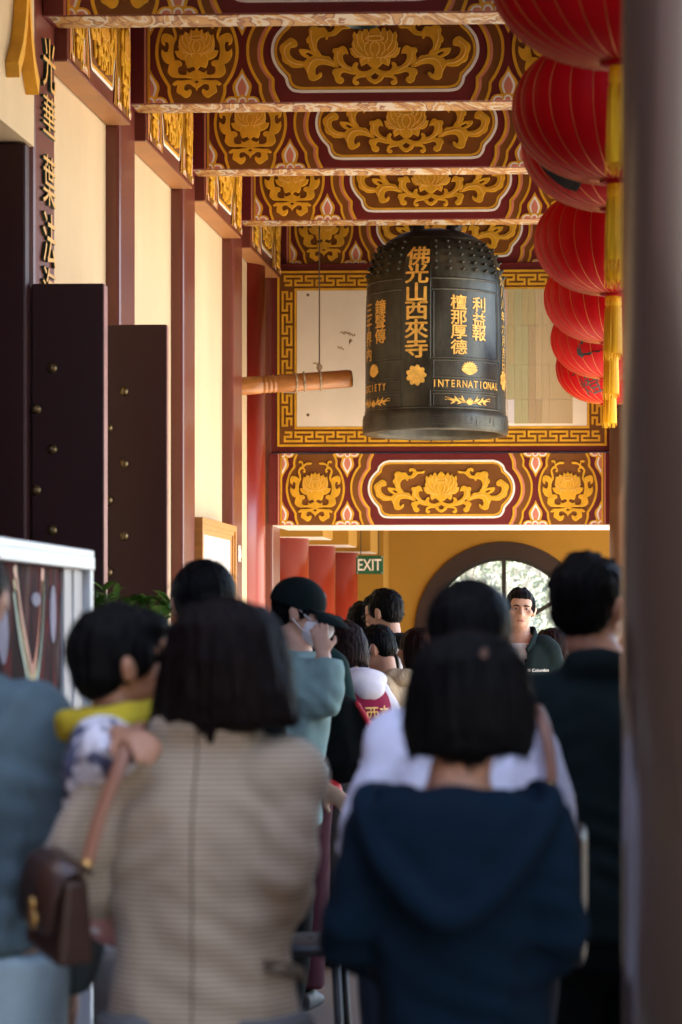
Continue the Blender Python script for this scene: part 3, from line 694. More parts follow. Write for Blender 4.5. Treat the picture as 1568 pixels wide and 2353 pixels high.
for k, ch in enumerate('INTERNATIONAL'): ring_text(ch, 2.5+k*4.95, bz(1585), .072, .8, 1.05, .02)
for k, ch in enumerate('SOCIETY'): ring_text(ch, -75+k*5.4, bz(1600), .072, .8, 1.05, .02)
# gold ornaments: round flower boss, lotus flowers and twig scrolls
def ornament(name, polys, th0, z0):
    m_ = MB(); tmp = MB()
    for pl in polys: tmp.poly(pl, 0, .0015)
    m_.add([bp(th0+math.degrees(x/.522), z0+y, .004+zz) for x, y, zz in tmp.v], tmp.f)
    m_.build(name, BELLGOLD, bell)
flower = [((.060+.018*abs(cos(4.5*a)))*cos(a), (.060+.018*abs(cos(4.5*a)))*sin(a)) for a in [2*pi*k/72 for k in range(72)]]
for q in range(4): ornament('flower_boss', [flower], -12.4+90*q, bz(1510))
lot = []
for k in range(11):
    a = radians(-100+20*k+90) ; 
    lot.append((.066*cos(a)*1.05, .052*sin(a)+.0)); a2 = a+radians(10)
    if k < 10: lot.append((.050*cos(a2), .040*sin(a2)))
lot = [(x, y) for x, y in lot] + [(-.05,-.03),(-.02,-.045),(.0,-.05),(.02,-.045),(.05,-.03)]
for th in (31.7, -57, 121, 211): ornament('lotus_flower', [lot], th, bz(1440))
def leaf(x, y, a, l, wd):
    c, s = cos(a), sin(a); P = [(0,0),(.35*l,wd),(l,0),(.35*l,-wd*.7)]
    return [(x+c*p-s*q, y+s*p+c*q) for p, q in P]
def twig():
    pl = [[(x*.028, y*.034-.008) for x, y in [(-1,-.3),(-.9,.5),(-.5,.2),(-.3,.9),(0,.4),(.3,.9),(.5,.2),(.9,.5),(1,-.3),(.3,-.7),(-.3,-.7)]]]
    for sg in (-1, 1):
        for (x, a, l) in ((.03,25,.07),(.05,70,.05),(.075,15,.07),(.1,60,.045),(.12,10,.06),(.06,-25,.05),(.11,-30,.05)):
            q = leaf(x, -.012+.1*(x-.03), radians(a), l, .010)
            pl.append([(sg*p[0], p[1]) for p in q][::sg])
        m2 = MB(); 
        c_ = catmull([(.03,-.02),(.09,-.012),(.15,.012),(.185,.02),(.19,.002),(.178,.0)], 4, False)
        off = [(p[0], p[1]+.004) for p in c_][::-1]
        q = c_+off; pl.append([(sg*p[0], p[1]) for p in q][::sg])
    return pl
for th in (31.7, -57): ornament('twig_scroll', twig(), th, bz(1735))
# crown loops
lp = MB()
for sg in (-1, 1):
    lp.tube(catmull([(sg*.13,0,zt-.01),(sg*.16,0,zt+.09),(sg*.12,0,zt+.2),(sg*.04,0,zt+.26),(0,0,zt+.27)], 5, False), [.05]*21, 14)
    lp.ell((sg*.13,-.02,zt+.02), (.052,.05,.05))
lp.build('crown_loop', BLACK, bell, True)
MB().box(-.06, .06, -.06, .06, zt+.26, CEILZ-.01).build('hanger_post', BLACK, bell, bevel=.01)
# ------------------------------------------------------------------ striking log and its ropes
a_, b_ = at(806, 867.5, 18.0), at(540, 885, 17.78)
ax = (b_-a_); L_ = ax.length*1.75
lg = thing('striking_log', 'varnished wooden log hung by ropes beside the bell to strike it', 'bell striker', a_)
q = ax.to_track_quat('X', 'Z'); rot = q.to_matrix()
pf = [(.046,0),(.064,.004),(.0665,.03),(.066,.38)]
for k in range(4): pf += [(.066,.555+k*.034),(.061,.561+k*.034),(.061,.569+k*.034),(.066,.575+k*.034)]
pf += [(.0665,.75),(.0675,L_)]
m_ = MB().lathe(pf, 32, axis='X', capb=False); m_.xform(rot.to_4x4()).build('log', WOODLOG, lg, True)
m_ = MB().lathe([(.001,.02),(.040,.012),(.054,-.003),(.060,-.002),(.061,.003)], 24, axis='X', capb=False, capt=False); m_.xform(rot.to_4x4()).build('dark_end', BLACK, lg, True)
def lp_(d_, ang=0, rad=.0715, tilt=.0, n=26):
    return [rot @ Vector((d_+tilt*cos(2*pi*k/n), rad*cos(2*pi*k/n), rad*sin(2*pi*k/n))) for k in range(n+1)]
for d_, ti in ((.235,.004),(.355,.006),(.425,-.008),(.86,.008)): MB().tube(lp_(d_, tilt=ti), .0075, 8).build('rope_loop', ROPE, lg, True)
dg_ = []
for k in range(19):
    u = k/18; an = radians(60-140*u); dd = .86-(.86-.43)*u
    dg_.append(rot @ Vector((dd, -.074*cos(an), .074*sin(an))))
MB().tube(dg_, .0065, 8).build('rope_wrap', ROPE, lg, True)
top = rot @ Vector((.235, 0, .07))
MB().tube([top, top+Vector((0,0,.04))], .011, 8).ell(top+Vector((0,0,.03)), (.022,.02,.026)).build('rope_knot', ROPE, lg, True)
MB().tube([top+Vector((0,0,.03)), Vector((top.x, top.y, CEILZ-a_.z-.005))], .0052, 6).build('hanging_cord', ROPEDK, lg, True)
t2 = rot @ Vector((.86, -.05, -.06)); 
pth = catmull([t2, t2+Vector((-.014,-.005,-.05)), t2+Vector((-.016,0,-.16)), t2+Vector((-.012,0,-.26)), t2+Vector((-.008,0,-.31))], 5, False)
rp_ = MB().tube(pth, .0062, 8)
rp_.ell(t2+Vector((-.016,0,-.16)), (.014,.013,.011)); rp_.ell(t2+Vector((-.01,0,-.30)), (.015,.014,.014))
rr = random.Random(5)
for k in range(9):
    e_ = t2+Vector((.004+rr.uniform(-.012,.022), rr.uniform(-.01,.01), -.46+rr.uniform(-.03,.02)))
    rp_.tube([t2+Vector((-.009,0,-.31)), (t2+Vector((-.004,0,-.38))+e_)/2+Vector((rr.uniform(-.006,.006),0,0)), e_], [.004,.0032,.002], 5)
rp_.build('frayed_rope_end', ROPE, lg, True)
# ------------------------------------------------------------------ lanterns
m, t, b = nt_mat('red_silk'); N, L = t.nodes, t.links
tl = N.new('ShaderNodeBsdfTranslucent'); tl.inputs[0].default_value = (.58,.003,.008,1)
nz = N.new('ShaderNodeTexNoise'); nz.inputs['Scale'].default_value = 5; rp = N.new('ShaderNodeValToRGB')
rp.color_ramp.elements[0].color = (.45,.0025,.007,1); rp.color_ramp.elements[1].color = (.57,.005,.011,1)
tc = N.new('ShaderNodeTexCoord'); L.new(tc.outputs['Object'], nz.inputs['Vector']); L.new(nz.outputs[0], rp.inputs[0]); L.new(rp.outputs[0], b.inputs['Base Color'])
b.inputs['Roughness'].default_value = .5; b.inputs['Specular IOR Level'].default_value = .18
mx = N.new('ShaderNodeMixShader'); mx.inputs[0].default_value = .42; L.new(b.outputs[0], mx.inputs[1]); L.new(tl.outputs[0], mx.inputs[2]); L.new(mx.outputs[0], N['Material Output'].inputs[0])
SILK = m
RIBG = M('rib_gold', (.52,.15,.03), .35, metal=.5)
m, t, b = nt_mat('yellow_fringe'); N, L = t.nodes, t.links
tc = N.new('ShaderNodeTexCoord'); mp = N.new('ShaderNodeMapping'); mp.inputs['Scale'].default_value = (160,160,3); L.new(tc.outputs['Object'], mp.inputs[0])
nz = N.new('ShaderNodeTexNoise'); nz.inputs['Scale'].default_value = 1; L.new(mp.outputs[0], nz.inputs['Vector'])
rp = N.new('ShaderNodeValToRGB'); rp.color_ramp.elements[0].color = (.78,.38,.005,1); rp.color_ramp.elements[1].color = (1.0,.68,.02,1); rp.color_ramp.elements[0].position = .3; rp.color_ramp.elements[1].position = .6
L.new(nz.outputs[0], rp.inputs[0]); L.new(rp.outputs[0], b.inputs['Base Color']); b.inputs['Roughness'].default_value = .6
tl = N.new('ShaderNodeBsdfTranslucent'); L.new(rp.outputs[0], tl.inputs[0]); mx = N.new('ShaderNodeMixShader'); mx.inputs[0].default_value = .35
L.new(b.outputs[0], mx.inputs[1]); L.new(tl.outputs[0], mx.inputs[2]); L.new(mx.outputs[0], N['Material Output'].inputs[0])
FRINGE = m
LR, LH, NR = .40, .265, 28
def lat(ph, k, off=0.0):
    """point on the lantern: latitude ph, longitude k in degrees; gores bulge between ribs"""
    a = radians(k); g_ = abs(sin(a*NR/2)); r = cos(ph)**.82*LR*(0.985+.015*g_)+off
    return (r*sin(a), -r*cos(a), sin(ph)*(LH+off))
def lantern_proto():
    t_ = thing('red_lantern', 'x', 'lantern')
    sh = MB(); sg, rg = NR*6, 26; ph0 = radians(85)
    vs = []; fs = []
    for i in range(rg+1):
        ph = -ph0+2*ph0*i/rg
        for k in range(sg): vs.append(lat(ph, 360*k/sg))
    for i in range(rg):
        for k in range(sg):
            a = i*sg+k; b2 = i*sg+(k+1) % sg; fs.append((a, b2, b2+sg, a+sg))
    sh.add(vs, fs).build('silk_shade', SILK, t_, True)
    rb_ = MB()
    for k in range(NR):
        rb_.tube([lat(-ph0+2*ph0*i/20, 360*k/NR, .0015) for i in range(21)], .0017, 5)
    rb_.build('gold_ribs', RIBG, t_, True)
    zc = sin(ph0)*LH; rc = cos(ph0)**.82*LR
    MB().lathe([(rc+.012,-zc+.012),(rc+.014,-zc-.004),(rc*.9,-zc-.012),(.03,-zc-.014)], 32).build('bottom_ring', SILK, t_, True)
    MB().lathe([(.03,zc+.02),(rc*.9,zc+.012),(rc+.014,zc+.004),(rc+.012,zc-.012)], 32).build('top_ring', RIBG, t_, True)
    MB().tube([(0,0,zc+.01),(0,0,zc+.62)], .006, 6).build('cord', ROPEDK, t_)
    ts = MB().lathe([(.012,-zc-.002),(.040,-zc-.012),(.042,-zc-.055),(.036,-zc-.06),(.041,-zc-.066),(.044,-zc-.30)], 18, capt=False)
    rr = random.Random(9)
    for k in range(46):
        a = rr.uniform(0, 2*pi); r0 = rr.uniform(.025,.047)
        ts.tube([(r0*.9*cos(a), r0*.9*sin(a), -zc-.07), (r0*cos(a), r0*sin(a), -zc-.2), (r0*1.04*cos(a)+rr.uniform(-.003,.003), r0*1.04*sin(a), -zc-.30-rr.uniform(0,.035))], [.0035,.0035,.002], 4)
    ts.build('tassel', FRINGE, t_, True)
    return t_
DL = [7.21, 9.10, 10.16, 12.15, 14.2, 16.2, 18.0]
HBOT = 1.703
LLAB = ['nearest red lantern, cut by the top edge of the photo', 'red lantern directly below the topmost one, plain silk in view', 'red lantern with a tall black painted figure on its left edge', 'middle plain red lantern, fourth of the row from the top', 'plain red lantern just above the one with the black skirt shape', 'pinkish red lantern painted with a black skirt shape', 'lowest and farthest red lantern with two black brush characters']
proto = lantern_proto(); lans = []
for i, d_ in enumerate(DL):
    xx = -.012-.118*(d_-7.2)/10.8
    o = proto if i == 0 else dup(proto)
    o.location = (xx, d_, CAMZ+HBOT+LH-.012+(.08 if i == 2 else 0)); o['label'] = LLAB[i]; o['group'] = 'red lanterns in a row'; o.rotation_euler.z = radians([4,0,5,-3,2,6,1][i]); lans.append(o)
for c_ in list(lans[6].children):
    if c_.name.startswith('tassel'): bpy.data.objects.remove(c_)
def paint_on(lan, name, polys, lon, latc, scale, mat=BLACK, tilt=0.0, fs2=None):
    tmp = MB()
    if fs2 is not None: tmp.add(fs2[0], fs2[1])
    else:
        for pl in polys: tmp.poly(pl, 0, .0012)
    # subdivide by simple long-edge splitting is not needed: outlines are dense
    c, s = cos(tilt), sin(tilt); vv = []
    for x, y, z in tmp.v:
        X, Y = c*x-s*y, s*x+c*y
        ph = radians(latc)+Y*scale/LH; k = lon+math.degrees(X*scale/(LR*max(.25, cos(ph))))
        vv.append(lat(ph, k, .004+z))
    bm = bmesh.new(); me = bpy.data.meshes.new(name); me.from_pydata(vv, [], tmp.f); me.materials.append(mat)
    put(bpy.data.objects.new(name, me), lan)
def dense(pl, n=4): return catmull(pl, n, True, sharp=tuple(range(len(pl))))
vs, fs = text2d('燈', 1, 0, 0); paint_on(lans[0], 'brush_character', None, -4, -6, .30, tilt=-.12, fs2=(vs, fs))
vs, fs = text2d('文', 1, 0, 0); paint_on(lans[6], 'brush_character', None, -38, -4, .13, tilt=.25, fs2=(vs, fs))
vs, fs = text2d('燈', 1, 0, 0); paint_on(lans[6], 'brush_character', None, -24, -36, .17, tilt=.30, fs2=(vs, fs))
skirt = [(-.2,.9),(.15,.95),(.25,.5),(.4,.15),(.75,-.1),(1.0,-.35),(.7,-.45),(.5,-.38),(.3,-.5),(.1,-.42),(-.1,-.55),(-.3,-.5),(-.5,-.6),(-.65,-.4),(-.6,-.15),(-.35,.05),(-.2,.4)]
paint_on(lans[5], 'painted_skirt', [dense(skirt)], -27, -14, .155, tilt=.12)
zz = MB(); zp = [(-.52+.155*k, -.18+(.10 if k % 2 else 0)+.04*k) for k in range(9)]
tmpz = MB().ribbon(zp, .035, 0, .0012)
paint_on(lans[5], 'zigzag_trim', None, -27, -14, .155, mat=SILK, tilt=.12, fs2=([(x, y, z+.003) for x, y, z in tmpz.v], tmpz.f))
fig = [(-.12,1.0),(.02,1.05),(.12,.95),(.10,.6),(.14,.2),(.3,-.3),(.55,-.75),(.8,-.95),(.5,-1.1),(.3,-1.15),(.0,-1.2),(-.12,-1.0),(-.1,-.5),(-.12,.0),(-.2,.5),(-.22,.85)]
paint_on(lans[2], 'painted_figure', [dense(fig)], -62, -16, .165, tilt=.35)
# ------------------------------------------------------------------ open door leaves
def door(name, label, y, z1, th, studs, xl, xr):
    d_ = thing(name, label, 'door', (xl, y, 0), group='open studded door leaves')
    MB().box(0, xr-xl, 0, th, .02, z1).build('leaf', DOORRED, d_, bevel=.004)
    MB().box(xr-xl+.0005, xr-xl+.003, .004, th-.004, .025, z1-.005).build('edge_strip', M('door_edge_paint', (.33,.13,.105), .4), d_)
    for (x, z) in studs:
        s_ = MB(); s_.lathe([(.026,0),(.026,.004),(.023,.010),(.016,.019),(.006,.0245),(.001,.025)], 18, capt=False)
        s_.xform(Matrix.Translation((x-xl, 0, z)) @ Matrix.Rotation(pi/2, 4, 'X')); s_.build('stud', STUD, d_, True)
    return d_
sa = [(-2.70, CAMZ+1.236-.381*k) for k in range(7)] + [(-2.777, CAMZ+1.044-.381*k) for k in range(7)]
door('door_leaf', 'tall dark red studded door leaf standing open beside the notice case', 11.28, CAMZ+1.635, .085, sa, -2.797, -2.458)
sb = [(-2.69, CAMZ+1.285-.388*k) for k in range(7)] + [(-2.775, CAMZ+1.09-.388*k) for k in range(7)]
door('door_leaf', 'shorter looking dark red studded door leaf, farther along the wall', 12.86, CAMZ+1.642, .05, sb, -2.86, -2.462)
# jamb panel at the left picture edge
j_ = thing('door_jamb', 'dark red door jamb at the left edge beneath the cream lintel', 'door jamb', (-3.44, 11.20, 0))
MB().box(0, .635, 0, .075, 0, CAMZ+2.285).build('jamb_panel', DOORRED, j_, bevel=.012)
# carved characters on the first pilaster and above the doorway
def carve(par, s, y, z, w_, h_, th, x):
    vs, fs = text2d(s, 1, 0, 0); xs = [v[0] for v in vs]; ys = [v[1] for v in vs]
    sw = w_/max(.3, (max(xs)-min(xs))); sh_ = h_/max(.3, (max(ys)-min(ys)))
    cu_v, cu_f = text2d(s, 1, 1.0, 0)
    m_ = MB(); vv = [(x+th*(zz+.5), y+xx*sw, z+yy*sh_) for xx, yy, zz in cu_v]
    m_.add(vv, cu_f)
    for i, f in enumerate(m_.f):
        P = [Vector(m_.v[k]) for k in f]; n_ = (P[1]-P[0]).cross(P[2]-P[0])
        m_.m[i] = 0 if (n_.length > 0 and abs(n_.normalized().x) > .8) else 1
    return m_.build('carved_character', [M('aged_gilding', (.66,.38,.10), .5, var=.2), GREENP], par)
p1 = [o for o in COL.objects if o.name.startswith('pilaster')][0]
for k, ch in enumerate('光華一葉法海'):
    zc = CAMZ + (1450-[135,250,297,405,540,655][k])*11.55/FPX
    carve(p1, ch, .235, zc, .25, [.25,.17,.05,.24,.25,.2][k], .016, .001)
cw = carve(dw, '天', 11.0-10, CAMZ+2.50+.42, .40, .84, .06, .001)
cw.data.materials.clear(); cw.data.materials.append(M('yellow_carving', (.72,.36,.02), .5)); cw.data.materials.append(M('green_carving', (.03,.11,.05), .5))
# ------------------------------------------------------------------ oak framed notice and switch plate on the wall
fr = thing('framed_notice', 'oak framed white notice hung on the wall between pilasters', 'picture frame', (PX+.045, 15.64, 0))
Y0, Y1, Z0, Z1 = 0, 1.38, CAMZ-.35, CAMZ+.742
fm_ = MB()
for (o_, x0, x1) in ((0,-.06,.0),(.03,-.055,-.012),(.065,-.05,-.024)):
    wd = .04
    fm_.box(x0, x1, Y0+o_, Y1-o_, Z1-o_-wd, Z1-o_); fm_.box(x0, x1, Y0+o_, Y1-o_, Z0+o_, Z0+o_+wd)
    fm_.box(x0, x1-.0006, Y0+o_+.0003, Y0+o_+wd, Z0+o_+wd, Z1-o_-wd); fm_.box(x0, x1-.0006, Y1-o_-wd, Y1-o_-.0003, Z0+o_+wd, Z1-o_-wd)
fm_.build('oak_frame', OAK, fr, bevel=.004)
m, t, b = nt_mat('notice_sheet'); N, L = t.nodes, t.links
tc = N.new('ShaderNodeTexCoord'); mp = N.new('ShaderNodeMapping'); mp.inputs['Scale'].default_value = (1,9,1.6); L.new(tc.outputs['Object'], mp.inputs[0])
nz = N.new('ShaderNodeTexNoise'); nz.inputs['Scale'].default_value = 1.2; nz.inputs['Detail'].default_value = 4; L.new(mp.outputs[0], nz.inputs['Vector'])
rp = N.new('ShaderNodeValToRGB'); e_ = rp.color_ramp.elements; e_[0].position = .27; e_[0].color = (.62,.30,.30,1); e_[1].position = .36; e_[1].color = (.80,.80,.80,1)
L.new(nz.outputs[0], rp.inputs[0]); L.new(rp.outputs[0], b.inputs['Base Color']); b.inputs['Roughness'].default_value = .12
MB().box(-.048, -.030, Y0+.10, Y1-.10, Z0+.10, Z1-.10).build('notice_sheet', m, fr)
sw = thing('switch_plate', 'small grey switch plate on the side of the pilaster', 'switch', (PX+.001, 17.37, CAMZ+.56))
MB().box(0, .008, -.06, .06, -.06, .06).build('plate', M('grey_plate', (.55,.5,.46), .4, metal=.4, var=.2), sw, bevel=.002)
MB().box(.008, .013, -.035, -.01, -.03, .03).box(.008, .013, .01, .035, -.03, .03).build('rocker', WHITE, sw, bevel=.002)
# ------------------------------------------------------------------ notice case at the left
ca = thing('notice_case', 'white framed glazed notice case with dark poster standing at the left', 'display case', (-1.705, 7.45, 0))
H1 = CAMZ+.250
cf = MB()
cf.box(-.052, .053, -2.403, .002, H1-.055, H1); cf.box(-.04, .057, -2.39, -.003, H1-.062, H1-.020)
cf.box(-.047, .047, -2.396, -.004, .75, .85)
cf.build('case_rail', ALU, ca, bevel=.004)
cp_ = MB(); cp_.box(-.05, .052, -.045, -.002, 0, H1-.055); cp_.build('case_post', ALU, ca, bevel=.004); MB().box(-.05, .05, -2.4, -2.355, 0, H1-.055).build('case_post', ALU, ca, bevel=.004)
MB().box(-.03, .030, -.30, -.05, .85, H1-.062).box(-.03,.036,-.20,-.19,.85,H1-.063).build('side_slat', M('pale_slat', (.60,.57,.56), .5, stretch=(1,20,1)), ca)
m, t, b = nt_mat('festival_poster'); N, L = t.nodes, t.links
tc = N.new('ShaderNodeTexCoord'); mp = N.new('ShaderNodeMapping'); mp.inputs['Scale'].default_value = (1,7,1.3); L.new(tc.outputs['Object'], mp.inputs[0])
nz = N.new('ShaderNodeTexNoise'); nz.inputs['Scale'].default_value = 1.5; nz.inputs['Detail'].default_value = 3; nz.inputs['Distortion'].default_value = .6; L.new(mp.outputs[0], nz.inputs['Vector'])
rp = N.new('ShaderNodeValToRGB'); els = [(0,(.012,.005,.007)),(.42,(.035,.012,.018)),(.52,(.10,.03,.035)),(.56,(.20,.02,.02)),(.6,(.02,.012,.014)),(.68,(.18,.11,.11)),(.73,(.14,.07,.03)),(.8,(.02,.016,.01))]
while len(rp.color_ramp.elements) < len(els): rp.color_ramp.elements.new(.5)
for e_, (p, c) in zip(rp.color_ramp.elements, els): e_.position = p; e_.color = (*c, 1)
L.new(nz.outputs[0], rp.inputs[0]); L.new(rp.outputs[0], b.inputs['Base Color']); b.inputs['Roughness'].default_value = .6; b.inputs['Specular IOR Level'].default_value = .02
MB().box(-.03, .02, -2.355, -.301, .85, H1-.062).build('poster', m, ca)
for (y, z, ry, rz_, mi) in ((-.415, H1-.20, .035, .085, 0),(-.62,H1-.16,.05,.02,1),(-.98,H1-.26,.05,.08,0)):
    dr = MB().lathe([(1,0),(1,.002)], 24, axis='X'); n_ = 48
    dr.v[-n_:] = [(.0215+.003*(x > .001), y+yy*ry, z+zz*rz_) for x, yy, zz in dr.v[-n_:]]
    dr.build('printed_disc', M('pale_print', (.40,.38,.46), .6, spec=.02), ca)
dg2 = MB(); c_ = catmull([(-.86,H1-.07),(-.80,H1-.19),(-.72,H1-.30),(-.66,H1-.36),(-.60,H1-.30),(-.56,H1-.19),(-.54,H1-.07)], 6, False)
for k, cl in enumerate(range(3)): dg2.ribbon([(x, z-.035*k) for x, z in c_], .03, 0, .001, k)
dg2.v = [(.0225+z, x, y) for x, y, z in dg2.v]
dg2.build('printed_garland', [M('garland_red', (.6,.08,.05), .3), M('garland_yellow', (.7,.5,.2), .3), M('garland_teal', (.2,.42,.36), .3)], ca)
# ------------------------------------------------------------------ plant behind the case
LEAF = M('bright_leaf', (.11,.24,.025), .45, var=.35, vscale=7)
pot = thing('potted_plant', 'leafy green plant peeking out above the child', 'plant', (-1.86, 9.05, 0))
MB().lathe([(.13,.0),(.16,.02),(.20,.32),(.21,.36),(.185,.36),(.175,.30)], 28, capt=True).build('pot', M('grey_pot', (.3,.28,.26), .6), pot, True)
rr = random.Random(21); stm = MB(); lf = MB()
def leafblade(p, d_, l, wd):
    d_ = d_.normalized(); s_ = d_.cross(Vector((0,0,1))); s_ = s_.normalized() if s_.length > .1 else Vector((1,0,0)); up = s_.cross(d_); vs = []; n_ = 5
    for k in range(n_+1):
        u = k/n_; c_ = p + d_*(l*u) + Vector((0,0,-.32*l*u*u)); ww = wd*sin(pi*min(1, u*.93+.07))**.8
        vs += [c_-s_*ww+up*ww*.3, c_, c_+s_*ww+up*ww*.3]
    lf.add(vs, [q for k in range(n_) for q in ((3*k,3*k+1,3*k+4,3*k+3),(3*k+1,3*k+2,3*k+5,3*k+4))])
for k, (vx, vy) in enumerate([(232,1372),(218,1400),(258,1392),(300,1398),(322,1408),(338,1420),(362,1425),(384,1402),(285,1420),(245,1410),(212,1380),(350,1432)]):
    y_ = 9.0+rr.uniform(-.15,.15); tip = at(vx, vy-22, y_)-Vector((-1.86, 9.05, 0))
    base = Vector((rr.uniform(-.1,.1), rr.uniform(-.1,.1), .33))
    mid = base.lerp(tip, .55)+Vector((0,0,.08))
    stm.tube(catmull([base, mid, tip], 6, False), [.006]*13, 6)
    for q in range(8):
        a = rr.uniform(0, 2*pi); leafblade(tip-Vector((0,0,rr.uniform(0,.06))), Vector((cos(a), sin(a)*.6, rr.uniform(.1,1.1))), rr.uniform(.08,.15), rr.uniform(.012,.023))
    for q in range(4):
        a = rr.uniform(0, 2*pi); leafblade(mid.lerp(tip, rr.uniform(0,.8)), Vector((cos(a), sin(a), rr.uniform(-.1,.6))), rr.uniform(.08,.14), rr.uniform(.01,.018))
stm.build('stem', M('green_stem', (.08,.15,.03), .6), pot, True); lf.build('leaves', LEAF, pot, True)
# ------------------------------------------------------------------ garden outside the round window
m, t, b = nt_mat('garden_leaf'); N, L = t.nodes, t.links
oi = N.new('ShaderNodeTexCoord'); nz = N.new('ShaderNodeTexNoise'); nz.inputs['Scale'].default_value = 4; L.new(oi.outputs['Object'], nz.inputs['Vector'])
rp = N.new('ShaderNodeValToRGB'); rp.color_ramp.elements[0].position = .35; rp.color_ramp.elements[1].position = .65; rp.color_ramp.elements[0].color = (.10,.13,.07,1); rp.color_ramp.elements[1].color = (.24,.26,.15,1)
L.new(nz.outputs[0], rp.inputs[0]); L.new(rp.outputs[0], b.inputs['Base Color']); b.inputs['Roughness'].default_value = .5
GL = m; BARK = M('pale_bark', (.36,.32,.27), .8)
for ti, (bx, by, lb_) in enumerate([(-2.15, 31.2, 'sunlit pale tree outside left of the window mullion'), (-.55, 32.2, 'sunlit pale tree outside right of the window mullion')]):
    tr_ = thing('garden_tree', lb_, 'tree', (bx, by, 0), group='trees outside the round window')
    rr = random.Random(40+ti); tk = MB(); lv = MB()
    def grow(p, d_, l, r_, dep):
        e_ = p+d_*l; md = (p+e_)/2+Vector((rr.uniform(-.05,.05),)*3)*l
        tk.tube([p, md, e_], [r_, r_*.85, r_*.65], 6)
        if dep <= 0: return
        for k in range(3 if dep > 1 else 4):
            nd = (d_+Vector((rr.uniform(-1,1), rr.uniform(-1,1), rr.uniform(-.35,.7)))*.9).normalized(); grow(e_, nd, l*rr.uniform(.6,.82), r_*.6, dep-1)
    grow(Vector((0,0,0)), Vector((0,0,1)), .9, .075, 5)
    for k in range(5200):
        a, u = rr.uniform(0, 2*pi), rr.random()**.5; c_ = Vector((1.7*u*cos(a), 1.1*u*sin(a), 2.2+rr.gauss(0, 1.0)))
        if noise.noise(c_*1.9) < -.08: continue
        n_ = Vector((rr.gauss(0,1), rr.gauss(0,1), rr.gauss(0,1))).normalized(); x_ = n_.orthogonal().normalized(); y_ = n_.cross(x_); s_ = rr.uniform(.018,.04)
        lv.add([c_-x_*s_*1.6, c_-y_*s_*.6, c_+x_*s_*1.6, c_+y_*s_*.6], [(0,1,2,3)])
    tk.build('trunk', BARK, tr_, True); lv.build('crown', GL, tr_)
hd = MB(); rr = random.Random(77)
for k in range(9000):
    c_ = Vector((rr.uniform(-7,4.5), 35.5+rr.gauss(0,.5), rr.uniform(0,1)**.8*5.2)); n_ = Vector((rr.gauss(0,1), rr.gauss(0,1), rr.gauss(0,1))).normalized(); x_ = n_.orthogonal().normalized(); y_ = n_.cross(x_); s_ = rr.uniform(.05,.10)
    hd.add([c_-x_*s_*1.6, c_-y_*s_*.7, c_+x_*s_*1.6, c_+y_*s_*.7], [(0,1,2,3)])
ho = hd.build('hedge', GL); tag(ho, 'tall bushy hedge far outside the round window', 'hedge', kind='stuff')
# ------------------------------------------------------------------ people
from mathutils.bvhtree import BVHTree
def remesh(mb, voxel, smooth=3, folds=0.0, fscale=7.0, seed=0.0, strands=0.0, creases=None):
    me = mb.mesh('tmp', [])
    o = bpy.data.objects.new('tmp', me); COL.objects.link(o)
    r = o.modifiers.new('r', 'REMESH'); r.mode = 'VOXEL'; r.voxel_size = voxel; r.use_smooth_shade = True
    if smooth:
        s_ = o.modifiers.new('s', 'SMOOTH'); s_.factor = .5; s_.iterations = smooth
    dg = bpy.context.evaluated_depsgraph_get(); dg.update()
    out = bpy.data.meshes.new_from_object(o.evaluated_get(dg))
    bpy.data.objects.remove(o); bpy.data.meshes.remove(me)
    if folds or strands:
        cr = creases or []
        sv = Vector((seed*3.1, seed*1.7, seed))
        for v in out.vertices:
            p = v.co; d = 0
            if folds:
                q = Vector((p.x*fscale, p.y*fscale, p.z*fscale*.55+.8*sin(p.x*9+seed)))+sv
                n1 = noise.noise(q); n2 = noise.noise(q*2.1+Vector((5,1,2)))
                n3 = noise.noise(Vector((p.x*14+p.z*5, p.y*14, p.z*8))+sv)
                d += folds*((.7-abs(n1)*2.2)*.9 + n2*.5 + (.3-abs(n3))*.45)
                for ce, ax_, ra in cr:
                    g_ = (p-ce).length_squared/(ra*ra)
                    if g_ < 4: d += .0065*sin((p-ce).dot(ax_)*95+3.5*noise.noise(p*7+sv))*math.exp(-g_*1.2)
            if strands:
                a = atan2(p.x, p.y)
                d += strands*(noise.noise(Vector((a*9, p.z*5, seed)))+.5*noise.noise(Vector((a*26, p.z*8, seed+4))))
            v.co = p + v.normal*d
    out.polygons.foreach_set('use_smooth', [True]*len(out.polygons))
    return out
def emit(name, me, mat, parent):
    me.name = name
    for m_ in (mat if isinstance(mat, list) else [mat]): me.materials.append(m_)
    return put(bpy.data.objects.new(name, me), parent)

